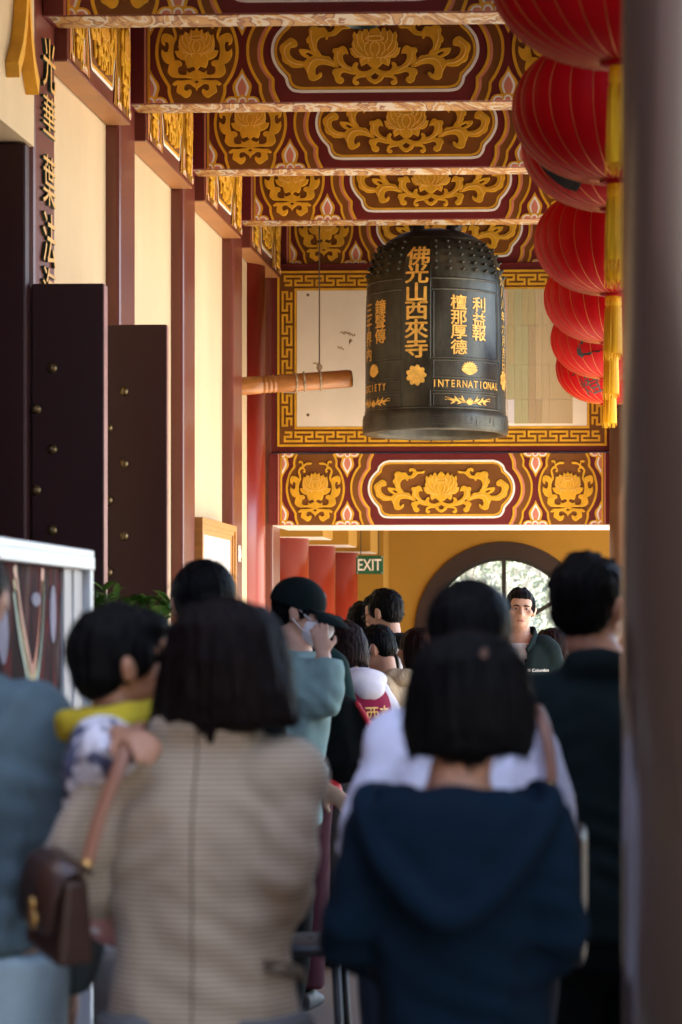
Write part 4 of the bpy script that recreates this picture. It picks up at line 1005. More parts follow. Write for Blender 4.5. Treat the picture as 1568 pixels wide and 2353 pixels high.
TORSO = [(.44,.150,.105),(.48,.163,.115),(.54,.156,.112),(.60,.138,.100),(.66,.144,.106),(.72,.155,.112),(.765,.156,.105),(.79,.140,.092),(.815,.098,.074),(.845,.060,.056)]
class Fig:
    def __init__(s, H, lean=0.0, arms=None, head=(0,0,0), hs=1.0, headoff=(0,0,0), wide=1.0, legs=None, sc=None, shx=None, shz=.782, ear=1.0):
        s.ear = ear
        s.H = H; s.s = sc or H/1.68; s.lean = radians(lean); s.hs = hs*(H/1.68 if sc is None else 1); s.wide = wide
        k = s.s
        s.sh = {-1: Vector((-.146*k*wide, -.005, .782*H)), 1: Vector((.146*k*wide, -.005, .782*H))}
        if shx:
            for q in (-1, 1): s.sh[q] = Vector((q*shx, -.005, shz*H))
        s.arms = arms or {}
        for q in (-1, 1):
            if q not in s.arms: s.arms[q] = (Vector((q*.198*k*wide, -.03, .625*H)), Vector((q*.19*k*wide, .06, .49*H)))
            else: s.arms[q] = tuple(Vector(p) for p in s.arms[q])
        s.hip = Vector((0, 0, .52*H))
        s.headc = s.L(Vector((0, .022*k, .925*H))) + Vector(headoff)
        s.Rh = Euler((radians(-head[1])-s.lean*.6, radians(head[2]), radians(head[0])), 'XYZ').to_matrix()
        s.legs = legs or {q: (Vector((q*.09*k, 0, .50*H)), Vector((q*.10*k, .015, .27*H)), Vector((q*.105*k, -.02, .05*H))) for q in (-1, 1)}
    def L(s, p):
        if s.lean == 0 or p.z < s.hip.z: return p.copy()
        d = p-s.hip; c, q = cos(s.lean), sin(s.lean)
        return s.hip + Vector((d.x, d.y*c+d.z*q, -d.y*q+d.z*c))
    def hp(s, p): return s.headc + s.Rh @ (Vector(p)*s.hs)
    def torso(s, mb, inf, z0=.44, z1=.845, hemflare=0.0, flat=0.0):
        pts, rad = [], []
        for z, rx, ry in TORSO:
            if z < z0-.001 or z > z1+.001: continue
            pts.append(s.L(Vector((0, 0, z*s.H)))); rad.append((rx*s.s*s.wide+inf, ry*s.s+inf*.9))
        if z0 < .44:
            for z in (.41,.36,.30):
                if z < z0: break
                pts.insert(0, Vector((0,0,z*s.H))); rad.insert(0, (.158*s.s*s.wide+inf+hemflare*(.46-z)*2, .118*s.s+inf+hemflare*(.46-z)))
        if hemflare: rad[0] = (rad[0][0]+hemflare*.2, rad[0][1]+hemflare*.2)
        mb.tube(pts, rad, 28, ref=(1,0,0))
    def arm(s, mb, q, inf, t1=1.0, r=(.050,.044,.034), pad=0.0):
        a = s.L(s.sh[q]); e, w_ = s.arms[q]
        if t1 < 1: w_ = e.lerp(w_, t1)
        pth = catmull([tuple(s.L(Vector((s.sh[q].x*.55, 0, .795*s.H)))), tuple(a), tuple(e), tuple(w_)], 6, False)
        n = len(pth); rr_ = []
        for i in range(n):
            u = i/(n-1)*3
            if u < 1: v_ = r[0]*.92+ (r[0]*.08)*u
            elif u < 2: v_ = r[0]+(r[1]-r[0])*(u-1)
            else: v_ = r[1]+(r[2]-r[1])*(u-2)*(t1)
            rr_.append(v_*s.s+inf)
        mb.tube(pth, rr_, 16)
        mb.ell(a, ((r[0]+.004)*s.s+inf+pad,)*3, seg=16, rings=10)
    def leg(s, mb, q, inf):
        a, k_, f = s.legs[q]
        pth = catmull([tuple(a+Vector((0,0,.06))), tuple(a), tuple(k_), tuple(f)], 5, False); n = len(pth)
        rr_ = []
        for i in range(n):
            u = i/(n-1)*3; v_ = .095 if u < 1 else (.095-.035*(u-1) if u < 2 else .060-.018*(u-2))
            rr_.append(v_*s.s+inf)
        mb.tube(pth, rr_, 16)
    def hand(s, mb, q, tip=None, curl=.35, spread=1.0, ls=None, nrm=None):
        """palm, four unequal bent fingers and a thumb; the hand continues the forearm unless tip is given"""
        e, w_ = s.arms[q]; k = ls or s.s
        d = ((Vector(tip)-w_) if tip is not None else (w_-e)).normalized()
        n_ = Vector(nrm) if nrm is not None else Vector((-q*.5, .2, -.6))
        n_ = (n_-d*n_.dot(d)).normalized(); sd = d.cross(n_)*q
        pc = w_+d*.045*k
        mb.tube([w_-d*.03*k, w_+d*.015*k, pc, w_+d*.085*k], [(.026*k,.020*k),(.030*k,.017*k),(.039*k,.0155*k),(.039*k,.013*k)], 12, ref=sd)
        for i, (o_, ln, rd) in enumerate(((-.029,.060,.0082),(-.010,.072,.0086),(.010,.068,.0084),(.028,.052,.0074))):
            p0 = w_+d*.080*k+sd*o_*k; dd = (d+sd*o_*spread*4).normalized()
            p1 = p0+dd*ln*.45*k+n_*curl*.3*ln*k; p2 = p1+(dd*.75+n_*curl*1.1).normalized()*ln*.32*k; p3 = p2+(dd*.45+n_*curl*1.8).normalized()*ln*.26*k
            mb.tube([p0-dd*.02*k, p0, p1, p2, p3], [rd*k*1.05, rd*k*1.1, rd*k, rd*k*.93, rd*k*.72], 8)
        t0 = w_+d*.028*k-sd*.030*k; t1 = t0+(d*.6-sd*.75+n_*.4).normalized()*.034*k; t2 = t1+(d*.9-sd*.2+n_*.4).normalized()*.03*k
        mb.tube([w_+d*.01*k-sd*.012*k, t0, t1, t2], [.013*k,.0125*k,.0105*k,.008*k], 8)
    def headmesh(s, mb):
        h = s.hs; R = s.Rh
        def E(c, r): mb.ell(s.hp(c), tuple(x*h for x in r), R)
        E((0,-.012,.022), (.073,.094,.090)); E((0,.028,-.030), (.062,.066,.072)); E((0,.050,-.078), (.036,.036,.026)); E((0,.045,.035), (.062,.045,.055))
        mb.tube([s.hp(p) for p in ((0,.086,.016),(0,.098,-.008),(0,.108,-.026),(0,.094,-.036))], [.008*h,.011*h,.0145*h,.010*h], 10)
        E((.011,.094,-.030),(.009,.010,.008)); E((-.011,.094,-.030),(.009,.010,.008))
        E((0,.083,-.058),(.022,.012,.008)); E((0,.082,-.068),(.019,.012,.007))
        for q in (-1, 1):
            E((q*.046,.062,-.012),(.022,.024,.02)); E((q*.030,.078,.022),(.020,.012,.007))
            mb.ell(s.hp((q*.078,-.008,-.004)), (.010*h,.021*h*s.ear,.032*h*s.ear), R @ Matrix.Rotation(radians(q*18), 3, 'Z'))
            mb.ell(s.hp((q*.082,-.014,.008)), (.010*h,.020*h*s.ear,.022*h*s.ear), R @ Matrix.Rotation(radians(q*24), 3, 'Z'))
        nb = s.L(Vector((0, -.012*s.s, .80*s.H)))
        mb.tube([nb, s.L(Vector((0,-.006,.85*s.H))), s.hp((0,-.018,-.07)), s.hp((0,-.01,-.02))], [.066*s.s,.056*s.s,.054*h,.05*h], 16)
    def body(s, root, skin, voxel=.013, hands={}):
        mb = MB(); s.torso(mb, -.004)
        for q in (-1, 1):
            s.arm(mb, q, -.006); s.leg(mb, q, -.006); s.hand(mb, q, **hands.get(q, {}))
        s.headmesh(mb)
        return emit('body', remesh(mb, voxel, 2), skin, root)
    def top(s, root, mat, inf=.02, hem=.46, folds=.006, sleeve=.97, voxel=.013, name='jacket', flare=0.0, pad=0.0, r=(.050,.046,.040), extra=None, seed=0, fscale=7.0, cuff=0.0):
        mb = MB(); s.torso(mb, inf, hem, .845 if extra != 'low' else .825, flare)
        for q in (-1, 1): s.arm(mb, q, inf*.8, sleeve, r, pad)
        if callable(extra): extra(mb, s)
        cr = []
        for q in (-1, 1):
            a = s.L(s.sh[q]); e, w_ = s.arms[q]; cr += [(e, (w_-a).normalized(), .10), (a+Vector((-q*.03,-.05,-.09)), Vector((q*.5,0,.85)), .10), (e.lerp(w_,.55), (w_-e).normalized(), .08)]
        cr.append((s.L(Vector((.05,-.1,.60*s.H))), Vector((.35,0,.93)), .13))
        return emit(name, remesh(mb, voxel, 4, folds, fscale, seed, 0, cr), mat, root)
    def vest(s, root, mat, inf, hem, name='vest', seed=0):
        mb = MB(); s.torso(mb, inf, hem, .825)
        for q in (-1, 1): mb.ell(s.L(s.sh[q])*1.0-Vector((q*.03,0,0)), (.06*s.s,.07*s.s,.06*s.s))
        return emit(name, remesh(mb, .012, 3, .004, 8, seed), mat, root)
    def trousers(s, root, mat, inf=.022, folds=.007, seed=1):
        mb = MB(); s.torso(mb, inf*.6, .44, .58)
        for q in (-1, 1): s.leg(mb, q, inf)
        mb.ell(Vector((0,0,.47*s.H)), (.15*s.s,.11*s.s,.10*s.s))
        emit('trousers', remesh(mb, .015, 3, folds, 6, seed), mat, root)
        for q in (-1, 1):
            f = s.legs[q][2]; z0 = f.z-.05*s.H
            m2 = MB().tube([(f.x, f.y-.05*s.s, z0+.045), (f.x, f.y, z0+.05), (f.x, f.y+.09*s.s, z0+.042), (f.x, f.y+.17*s.s, z0+.03), (f.x, f.y+.205*s.s, z0+.024)], [(.030*s.s,.042),(.043*s.s,.048),(.046*s.s,.040),(.043*s.s,.028),(.022*s.s,.016)], 14, ref=(1,0,0))
            emit('shoe', remesh(m2, .008, 2), SHOE, root)
    def hair(s, root, kind, mat, seed=0, voxel=.007, strands=.0045):
        mb = MB(); h = s.hs; R = s.Rh; rr = random.Random(100+seed)
        def E(c, r): mb.ell(s.hp(c), tuple(x*h for x in r), R, seg=24, rings=16)
        if kind in ('short', 'crop'):
            t_ = 1.0 if kind == 'short' else .965
            E((0,-.018,.034), (.084*t_,.102*t_,.092*t_)); E((0,-.050,-.006), (.075*t_,.058,.062)); E((0,.040,.080), (.064,.050,.034))
            for q in (-1, 1): E((q*.070,.016,.022), (.014,.026,.040))
            for k in range(60):
                a = rr.uniform(0, 2*pi); el = rr.uniform(.15, 1.4); a = a if cos(a) > -.35 or el > .9 else a+pi; c_ = Vector((.083*cos(el)*sin(a), -.016-.1*cos(el)*cos(a)*.98, .034+.094*sin(el)))
                d_ = Vector((rr.uniform(-.4,.4), rr.uniform(.1,.9), -.25))*.03
                mb.tube([s.hp(c_), s.hp(c_+d_*.6+Vector((0,0,.008))), s.hp(c_+d_*1.2+Vector((0,0,.003)))], [.007*h,.006*h,.003*h], 6)
        if kind in ('bob', 'longbob'):
            E((0,-.014,.030), (.094,.112,.098))
            dn = -.132 if kind == 'bob' else -.155
            for k in range(34):
                a = radians(-128+256*k/33)            # 0 = the back of the head
                wv = rr.uniform(-.012,.012); bt = dn+rr.uniform(-.009,.010)+(.060 if kind == 'bob' else .040)*abs(sin(a))**1.4
                wob = rr.uniform(0,6.3); P = []
                for j, (zz, rx, ry) in enumerate(((.10,.052,.06),(.06,.086,.098),(.0,.101,.108),(-.06,.104,.104),(-.115 if kind != 'bob' else -.095,.106,.092),(bt,(.078 if kind != 'bob' else .070)+wv+(.016*sin(a) if kind != 'bob' else 0),(.066 if kind != 'bob' else .060)+wv))):
                    wv2 = .005*sin(j*1.5+wob) if (kind == 'longbob' and j > 1) else 0
                    P.append(s.hp((rx*sin(a)+wv2+(.012*sin(a)*(j-2) if kind == 'longbob' and j > 2 else 0), -.014-ry*cos(a)*(1 if j < 3 else .95)-abs(wv2), zz)))
                mb.tube(P, [.024*h,.026*h,.024*h,.024*h,.021*h,.008*h], 8)
            mb.tube([s.hp((0,-.02,.05)), s.hp((0,-.03,-.03)), s.hp((0,-.04,-.11))], [(.088*h,.09*h),(.095*h,.085*h),(.075*h,.06*h)], 20, ref=R @ Vector((1,0,0)))
        if kind == 'tied':
            E((0,-.014,.030), (.090,.108,.098)); E((0,-.06,-.02), (.075,.06,.07))
            P = [s.hp(p) for p in ((0,-.10,.0),(0,-.135,-.03),(0,-.14,-.10),(0,-.12,-.18),(.01,-.105,-.26))]
            mb.tube(P, [.03*h,.036*h,.042*h,.036*h,.010*h], 12)
            for k in range(9):
                a = rr.uniform(-.9,.9); mb.tube([s.hp((.08*sin(a),-.1*cos(a),.05)), s.hp((.06*sin(a),-.118*cos(a),.0)), P[1]], [.014*h,.014*h,.01*h], 6)
        if kind == 'bun':
            E((0,-.014,.030), (.090,.108,.098)); E((0,-.06,-.02), (.076,.06,.07)); E((0,-.03,.12), (.05,.05,.04))
        o = emit('hair', remesh(mb, voxel, 2, 0, 0, seed, strands), mat, root)
        sm_ = MB(); V = o.data.vertices; nv = len(V); ext = 900 if kind in ('bob','longbob') else 600
        for k in range(ext):
            v = V[rr.randrange(nv)]; p, n_ = v.co, v.normal
            if kind in ('short','crop') and (R.transposed() @ n_).y > .35: continue
            t_ = Vector((0,0,-1))-n_*n_.dot(Vector((0,0,-1)))
            t_ = (t_.normalized() if t_.length > .15 else Vector((rr.uniform(-1,1), rr.uniform(-1,1), 0)))+Vector((rr.uniform(-.35,.35), rr.uniform(-.35,.35), 0))
            l = rr.uniform(.02,.05)*h if kind in ('bob','longbob','tied') else rr.uniform(.012,.028)*h; w_ = rr.uniform(.00028,.0006)
            sm_.tube([p-n_*.003, p+t_*l*.5+n_*l*.06, p+t_*l+n_*l*rr.uniform(.0,.18)], [w_, w_, w_*.3], 3)
        sm_.build('loose_strands', mat, o)
        return o
    def face(s, root, lipc=True):
        h = s.hs; ew_ = M('eye_white', (.55,.5,.47), .3)
        for q in (-1, 1):
            wm_ = MB().ell(s.hp((q*.030,.083,.006)), (.0120*h,.006*h,.0042*h), s.Rh, 12, 8).build('eye', ew_, root, True)
            MB().ell(s.hp((q*.030,.0885,.006)), (.0062*h,.003*h,.0044*h), s.Rh, 10, 8).build('iris', BLACK, wm_, True)
        
        for q in (-1, 1): MB().tube([s.hp((q*.012,.095,.021)), s.hp((q*.028,.0945,.025)), s.hp((q*.048,.082,.020))], [.0036*h,.0042*h,.0024*h], 7).build('eyebrow', HAIR, root, True)
        MB().tube([s.hp((-.022,.087,-.063)), s.hp((-.008,.0955,-.061)), s.hp((0,.0945,-.062)), s.hp((.008,.0955,-.061)), s.hp((.022,.087,-.063))], [.003*h,.0055*h,.005*h,.0055*h,.003*h], 7).build('mouth', M('lips', (.42,.16,.13), .45), root, True)
def on_surface(o, parent, name, mat, pts_faces, origin, ux, uz, ray, off=.003):
    """lay flat lettering on a garment by casting it along `ray` (all in the person's own space)"""
    me = o.data; bv = BVHTree.FromPolygons([v.co for v in me.vertices], [tuple(p.vertices) for p in me.polygons])
    vs, fs = pts_faces; out = []; origin, ux, uz, ray = map(Vector, (origin, ux, uz, ray))
    for x, y, z in vs:
        p = origin+ux*x+uz*y; hit = bv.ray_cast(p-ray*.6, ray)
        out.append((hit[0] if hit[0] is not None else p)-ray*(off+z))
    MB().add(out, fs).build(name, mat, parent)
SHOE = M('dark_shoe', (.03,.03,.032), .6)
NAVY = cloth('navy_fleece', (.0017,.0088,.0195)); MINT = cloth('mint_sweat', (.22,.34,.34)); GREYB = cloth('grey_blue_knit', (.085,.125,.142)); WHITEC = cloth('lilac_white_cotton', (.66,.65,.78)); DKG = cloth('dark_green_shirt', (.004,.022,.022)); BLK = cloth('black_cloth', (.005,.0065,.007)); BLKG = cloth('black_green_fleece', (.008,.016,.0175)); MAROON = cloth('maroon_trouser', (.05,.014,.022)); VESTM = cloth('maroon_vest', (.21,.012,.045)); FLEECE = cloth('cream_fleece', (.52,.40,.26), bump=.9, bscale=90); JEANL = cloth('light_denim', (.33,.43,.47)); JEAND = cloth('dark_denim', (.02,.03,.05)); HOODW = cloth('white_hoodie', (.70,.68,.78)); MAGENTA = cloth('magenta_coat', (.16,.015,.05)); YELB = cloth('yellow_scarf', (.50,.38,.03)); GREYT = cloth('grey_trouser', (.12,.12,.12)); TEEW = cloth('white_tee', (.72,.74,.80)); CAPM = cloth('black_cap', (.006,.012,.013), bump=.2)
m, t, b = nt_mat('checked_wool'); N, L = t.nodes, t.links
tc = N.new('ShaderNodeTexCoord')
def wave(axis, sc, prof='SIN'):
    n_ = N.new('ShaderNodeTexWave'); n_.bands_direction = axis; n_.inputs['Scale'].default_value = sc; n_.inputs['Distortion'].default_value = .12; n_.inputs['Detail'].default_value = 1
    L.new(tc.outputs['Object'], n_.inputs['Vector']); return n_
w1_ = wave('Z', 34); w2_ = wave('X', 95); w3_ = wave('Z', 190)
r1 = N.new('ShaderNodeValToRGB'); r1.color_ramp.elements[0].position = .72; r1.color_ramp.elements[1].position = .92
r1.color_ramp.elements[0].color = (0,0,0,1); r1.color_ramp.elements[1].color = (1,1,1,1); L.new(w1_.outputs[1], r1.inputs[0])
mxa = N.new('ShaderNodeMix'); mxa.data_type = 'RGBA'; mxa.inputs['A'].default_value = (.23,.17,.11,1); mxa.inputs['B'].default_value = (.32,.245,.17,1)
mm_ = N.new('ShaderNodeMath'); mm_.operation = 'MULTIPLY'; L.new(w2_.outputs[1], mm_.inputs[0]); L.new(w3_.outputs[1], mm_.inputs[1]); L.new(mm_.outputs[0], mxa.inputs['Factor'])
mxb = N.new('ShaderNodeMix'); mxb.data_type = 'RGBA'; mxb.inputs['B'].default_value = (.54,.44,.33,1); L.new(mxa.outputs['Result'], mxb.inputs['A']); L.new(r1.outputs[0], mxb.inputs['Factor'])
# centre back seam
sx_ = N.new('ShaderNodeSeparateXYZ'); L.new(tc.outputs['Object'], sx_.inputs[0])
ab = N.new('ShaderNodeMath'); ab.operation = 'ABSOLUTE'; L.new(sx_.outputs[0], ab.inputs[0])
lt = N.new('ShaderNodeMath'); lt.operation = 'LESS_THAN'; lt.inputs[1].default_value = .0022; L.new(ab.outputs[0], lt.inputs[0])
mxc = N.new('ShaderNodeMix'); mxc.data_type = 'RGBA'; mxc.inputs['B'].default_value = (.12,.085,.055,1); L.new(mxb.outputs['Result'], mxc.inputs['A']); L.new(lt.outputs[0], mxc.inputs['Factor'])
L.new(mxc.outputs['Result'], b.inputs['Base Color']); b.inputs['Roughness'].default_value = .9; b.inputs['Sheen Weight'].default_value = .2; b.inputs['Specular IOR Level'].default_value = .2
TWEED = m
m, t, b = nt_mat('blotched_shirt'); N, L = t.nodes, t.links
tc = N.new('ShaderNodeTexCoord'); nz = N.new('ShaderNodeTexNoise'); nz.inputs['Scale'].default_value = 22; nz.inputs['Detail'].default_value = 2; L.new(tc.outputs['Object'], nz.inputs['Vector'])
rp = N.new('ShaderNodeValToRGB'); rp.color_ramp.elements[0].position = .44; rp.color_ramp.elements[1].position = .52; rp.color_ramp.elements[0].color = (.05,.055,.10,1); rp.color_ramp.elements[1].color = (.60,.58,.64,1)
L.new(nz.outputs[0], rp.inputs[0]); L.new(rp.outputs[0], b.inputs['Base Color']); b.inputs['Roughness'].default_value = .9
BLOTCH = m
LEATHER = M('brown_leather', (.040,.016,.010), .38, var=.2, vscale=8, bump=.15, bscale=120); LEATHL = M('tan_leather', (.27,.115,.065), .45, var=.15, vscale=8); CLASP = M('brass_clasp', (.70,.42,.14), .3, metal=.9)

def P(label, X, Y, z=0.0, rz=0.0, group=None): return thing('person', label, 'person', (X, Y, z), radians(rz), group)
# 1 --- man at the left edge
f = Fig(1.72, arms={1: ((.205,-.02,1.10),(.19,.12,.86)), -1: ((-.205,-.02,1.10),(-.19,.12,.86))}, head=(8,6,0), wide=1.06)
r = P('man cut off by the left edge in a grey blue sweater and light jeans', -1.285, 4.6)
f.body(r, SKINP); f.top(r, GREYB, .026, .54, .017, name='sweater', seed=2, r=(.054,.05,.042)); f.trousers(r, JEANL, .026); f.hair(r, 'short', HAIR, 1)
# 3 --- woman in the checked blazer
def lapel(mb, s):
    mb.tube(catmull([(-.085,.055,1.345),(-.070,-.045,1.372),(0,-.075,1.382),(.070,-.045,1.372),(.085,.055,1.345)], 5, False), [(.020,.034)]*21, 10)
f = Fig(1.60, arms={-1: ((-.235,-.035,1.09),(-.10,.22,1.10)), 1: ((.142,-.035,1.09),(.08,.215,1.04))}, head=(-10,2,0), wide=1.0, hs=.96, headoff=(.040,0,.004), shx=.138, shz=.797)
r = P('woman with dark bob in a checked beige blazer seen from behind', -.755, 4.30); blz_root = r
f.body(r, SKINP); jk = f.top(r, TWEED, .019, .30, .013, name='blazer', flare=.03, pad=.014, r=(.052,.046,.042), extra=lapel, seed=5, fscale=5.5); f.trousers(r, GREYT); f.hair(r, 'longbob', HAIRB, 3)
fq = MB().poly(dense([(-.032,.022),(.030,-.006),(.036,-.034),(-.028,-.002)]), 0, .004)
on_surface(jk, r, 'pocket_flap', M('dark_tweed', (.10,.075,.05), .9), (fq.v, fq.f), (.150, 0, .945), (1,0,0), (0,0,1), (0,1,0), .004)
# 2 --- the child on her shoulder
ch = Fig(.98, arms={1: ((.17,-.015,.725),(.245,.035,.800)), -1: ((-.15,.10,.66),(-.10,.18,.66))}, head=(16,0,0), hs=.94, sc=.64, headoff=(0,.01,.005), ear=.78)
ch.legs = {q: (Vector((q*.06,0,.48)), Vector((q*.10,.12,.40)), Vector((q*.10,.10,.20))) for q in (-1, 1)}
r = P('small child with black hair and yellow scarf held up over the blazer shoulder', -.955, 4.46, .560, -82)
ch.body(r, SKIND, .007, {1: dict(tip=(.34,.095,.785), curl=.8, nrm=(-.1,.2,-1), ls=.80)}); ch.top(r, BLOTCH, .020, .44, .005, sleeve=.92, name='shirt', voxel=.009, r=(.075,.066,.055), seed=4); ch.hair(r, 'short', HAIR, 6)
mb = MB(); nb = Vector((0,0,.82*.98))
for k in range(2): mb.tube([(.092*cos(2*pi*j/20)*(1+.1*k), .088*sin(2*pi*j/20)*(1+.1*k)+.012*k, .825-.024*k+.012*sin(2*pi*j/20+k)) for j in range(21)], .021, 8)
mb.tube([(.03,.09,.80),(.05,.115,.765),(.04,.12,.72)], [(.05,.014),(.045,.012),(.015,.008)], 10)
emit('scarf', remesh(mb, .007, 3, .003, 16, 2), YELB, r)
mb = MB(); [ch.leg(mb, q, .012) for q in (-1, 1)]; emit('trousers', remesh(mb, .010, 2), cloth('pink_child_trouser', (.5,.27,.28)), r)
# her handbag
bag = thing('shoulder_bag', 'brown leather shoulder bag with gold clasp hanging on the blazer woman', 'bag', (-.965, 4.10, 1.135), radians(38))
bm_ = MB(); 
bm_.add([(-.075,-.035,-.155),(.075,-.035,-.155),(.075,.035,-.155),(-.075,.035,-.155),(-.066,-.022,0),(.066,-.022,0),(.066,.022,0),(-.066,.022,0)], [(3,2,1,0),(4,5,6,7),(0,1,5,4),(1,2,6,5),(2,3,7,6),(3,0,4,7)])
bag.rotation_euler = (radians(4), radians(13), radians(-52))
bm_.build('bag_body', LEATHER, bag, bevel=.012)
fl = MB(); pf_ = [(.0265,.006),(-.006,.012),(-.028,.004),(-.038,-.03),(-.0445,-.085),(-.046,-.10)]
vs = []; 
for y, z in pf_: 
    wd = .070 if z > -.09 else .05; vs += [(-wd, y, z), (wd, y, z)]
fl.add(vs, [(2*i, 2*i+1, 2*i+3, 2*i+2) for i in range(len(pf_)-1)]); o = fl.build('flap', LEATHER, bag, True); sm = o.modifiers.new('solid', 'SOLIDIFY'); sm.thickness = .005
MB().ell((0,-.051,-.085), (.016,.006,.018)).ell((.0,-.053,-.058), (.010,.005,.012)).build('clasp', CLASP, bag, True)
inv = bag.rotation_euler.to_matrix().inverted()
def wl_(p): return inv @ (Vector(p)-bag.location)
sp = [wl_((-.925,4.115,1.14)), wl_((-.905,4.125,1.22)), wl_((-.872,4.150,1.318)), wl_((-.86,4.20,1.368)), wl_((-.862,4.29,1.372)), wl_((-.875,4.36,1.33)), wl_((-.90,4.38,1.22)), wl_((-.93,4.34,1.15))]
MB().tube(catmull([tuple(p) for p in sp], 5, False), [(.0125,.003)]*36, 8, ref=inv @ Vector((1,.0,0))).build('strap', LEATHL, bag, True)
MB().ell(sp[0], (.010,.010,.008)).build('buckle', CLASP, bag, True); MB().ell(sp[7], (.009,.009,.008)).build('buckle', CLASP, bag, True)
# 13 --- woman in the navy hooded jacket
f = Fig(1.54, arms={-1: ((-.160,-.015,1.05),(-.08,.22,1.02)), 1: ((.150,-.015,1.05),(.08,.22,1.02))}, head=(0,4,0), wide=.90, hs=.94, headoff=(.015,0,.006))
r = P('woman with short black bob in a navy hooded jacket, nearest the camera', -.270, 3.90)
f.body(r, SKIN); f.top(r, NAVY, .024, .30, .019, name='hooded_jacket', flare=.05, r=(.048,.044,.040), extra='low', seed=8, fscale=5.0); f.trousers(r, BLK); hr = f.hair(r, 'bob', HAIR, 8)
mb = MB()
rim = catmull([(-.120,.06,1.275),(-.150,-.05,1.265),(-.115,-.125,1.19),(-.05,-.155,1.115),(.0,-.160,1.09),(.05,-.155,1.115),(.115,-.125,1.19),(.150,-.05,1.265),(.120,.06,1.275)], 5, False)
mb.tube(rim, [(.022,.026)]*len(rim), 10)
mb.ell((0,-.125,1.20), (.112,.036,.085)); mb.ell((0,-.095,1.26), (.135,.045,.035)); mb.ell((-.06,-.105,1.235), (.07,.038,.06)); mb.ell((.06,-.105,1.235), (.07,.038,.06)); mb.ell((0,-.142,1.15), (.06,.026,.06))
emit('hood', remesh(mb, .010, 4, .005, 8, 3), NAVY, r)
MB().ell(f.hp((.028,-.1085,.052)), (.009,.008,.036), f.Rh @ Euler((radians(35),0,radians(20))).to_matrix()).build('scalp_part', M('scalp', (.16,.09,.065), .6), r, True)
# 12 --- woman in white with tied hair
f = Fig(1.645, arms={-1: ((-.165,-.01,1.06),(-.08,.22,1.02)), 1: ((.165,-.01,1.06),(.08,.22,1.02))}, head=(0,0,0), wide=.89, headoff=(.022,0,0))
r = P('woman with tied black hair and hair clip in a white shirt', -.338, 4.86)
f.body(r, SKIN); f.top(r, WHITEC, .026, .46, .017, name='shirt', seed=9, r=(.056,.05,.044), fscale=5.5); f.trousers(r, JEAND); f.hair(r, 'tied', HAIR, 10)
MB().ell(f.hp((.03,-.128,-.012)), (.028,.012,.012), f.Rh).build('hair_clip', M('pearl_clip', (.5,.45,.42), .3, metal=.3), r, True)
pu = thing('shoulder_strap_bag', 'brown leather strap bag on the right shoulder of the woman in white', 'bag', (-.14, 4.84, 1.0))
P_ = catmull([(-.008,-.12,.14),(-.006,-.118,.26),(-.018,-.085,.345),(-.04,.0,.39),(-.02,.09,.33),(.01,.115,.15)], 6, False)
MB().tube(P_, [(.011,.004)]*len(P_), 8, ref=(1,0,0)).build('strap', LEATHL, pu, True)
MB().ell((-.008,-.124,.235), (.010,.006,.014)).build('ring', CLASP, pu, True)
MB().box(-.02, .06, -.13, .13, -.12, .15).build('bag_body', LEATHER, pu, bevel=.02)
# 14 --- man at the right
def coll(mb, s):
    H = s.H; mb.tube(catmull([(-.088,.04,.838*H),(-.078,-.055,.852*H),(0,-.088,.858*H),(.078,-.055,.852*H),(.088,.04,.838*H)], 5, False), [(.014,.034)]*21, 10)
f = Fig(1.72, head=(-28,2,0), wide=1.12, headoff=(-.035,0,0))
r = P('man with short black hair in a dark fleece half hidden by the front pillar', -.048, 5.60)
f.body(r, SKIN); f.top(r, BLKG, .026, .47, .010, name='fleece_jacket', seed=12, r=(.056,.05,.044), extra=coll, fscale=5); f.trousers(r, BLK); f.hair(r, 'short', HAIR, 12)
# 4 --- person in front of the potted plant
f = Fig(1.745, head=(20,4,0), hs=1.02)
r = P('person with black hair behind the child and the blazer woman', -1.238, 7.0)
f.body(r, SKIN, .011); f.top(r, BLK, .024, .46, .006, seed=14); f.trousers(r, JEAND); f.hair(r, 'tied', HAIR, 14)
# 5 --- man with cap and mask
f = Fig(1.735, lean=6, arms={1: ((.172,.115,1.290),(.156,.132,1.452)), -1: ((-.21,.02,1.08),(-.17,.18,.95))}, head=(-13,9,0), wide=1.0, hs=.93, headoff=(0,-.035,.004))
r = P('man in black cap and white face mask holding a hand to his face', -1.272, 8.9, 0, -75)
f.body(r, SKINP, .0075, {1: dict(tip=(.142,.112,1.575), spread=1.9, ls=.88, curl=.5, nrm=(-.9,.1,.1))}); f.top(r, MINT, .030, .46, .013, name='sweatshirt', r=(.058,.054,.044), seed=16, fscale=6, sleeve=.90); f.trousers(r, BLK); f.hair(r, 'crop', HAIR, 16)
mb = MB(); mb.ell(f.hp((0,-.012,.046)), tuple(x*f.hs for x in (.096,.112,.098)), f.Rh)
o = emit('cap', remesh(mb, .007, 2), CAPM, r)
for v in o.data.vertices: pass
bm = bmesh.new(); bm.from_mesh(o.data); hz = f.Rh @ Vector((0,.12,1)).normalized()
cut = bmesh.ops.bisect_plane(bm, geom=bm.verts[:]+bm.edges[:]+bm.faces[:], plane_co=f.hp((0,0,.020)), plane_no=hz, clear_inner=True); bm.to_mesh(o.data); bm.free()
sm = o.modifiers.new('solid', 'SOLIDIFY'); sm.thickness = .004
vs = []; nb_ = 14
for i in range(nb_+1):
    a = radians(-62+124*i/nb_)
    for j in range(6):
        u = j/5; vs.append(f.hp((.094*sin(a)*(1+.05*u), -.012+.112*cos(a)+.105*u*cos(a*1.15)**.7 if abs(a) < 1.36 else .05, .034-.010*cos(a)-.040*u*u-.012*(1-cos(a))*u)))
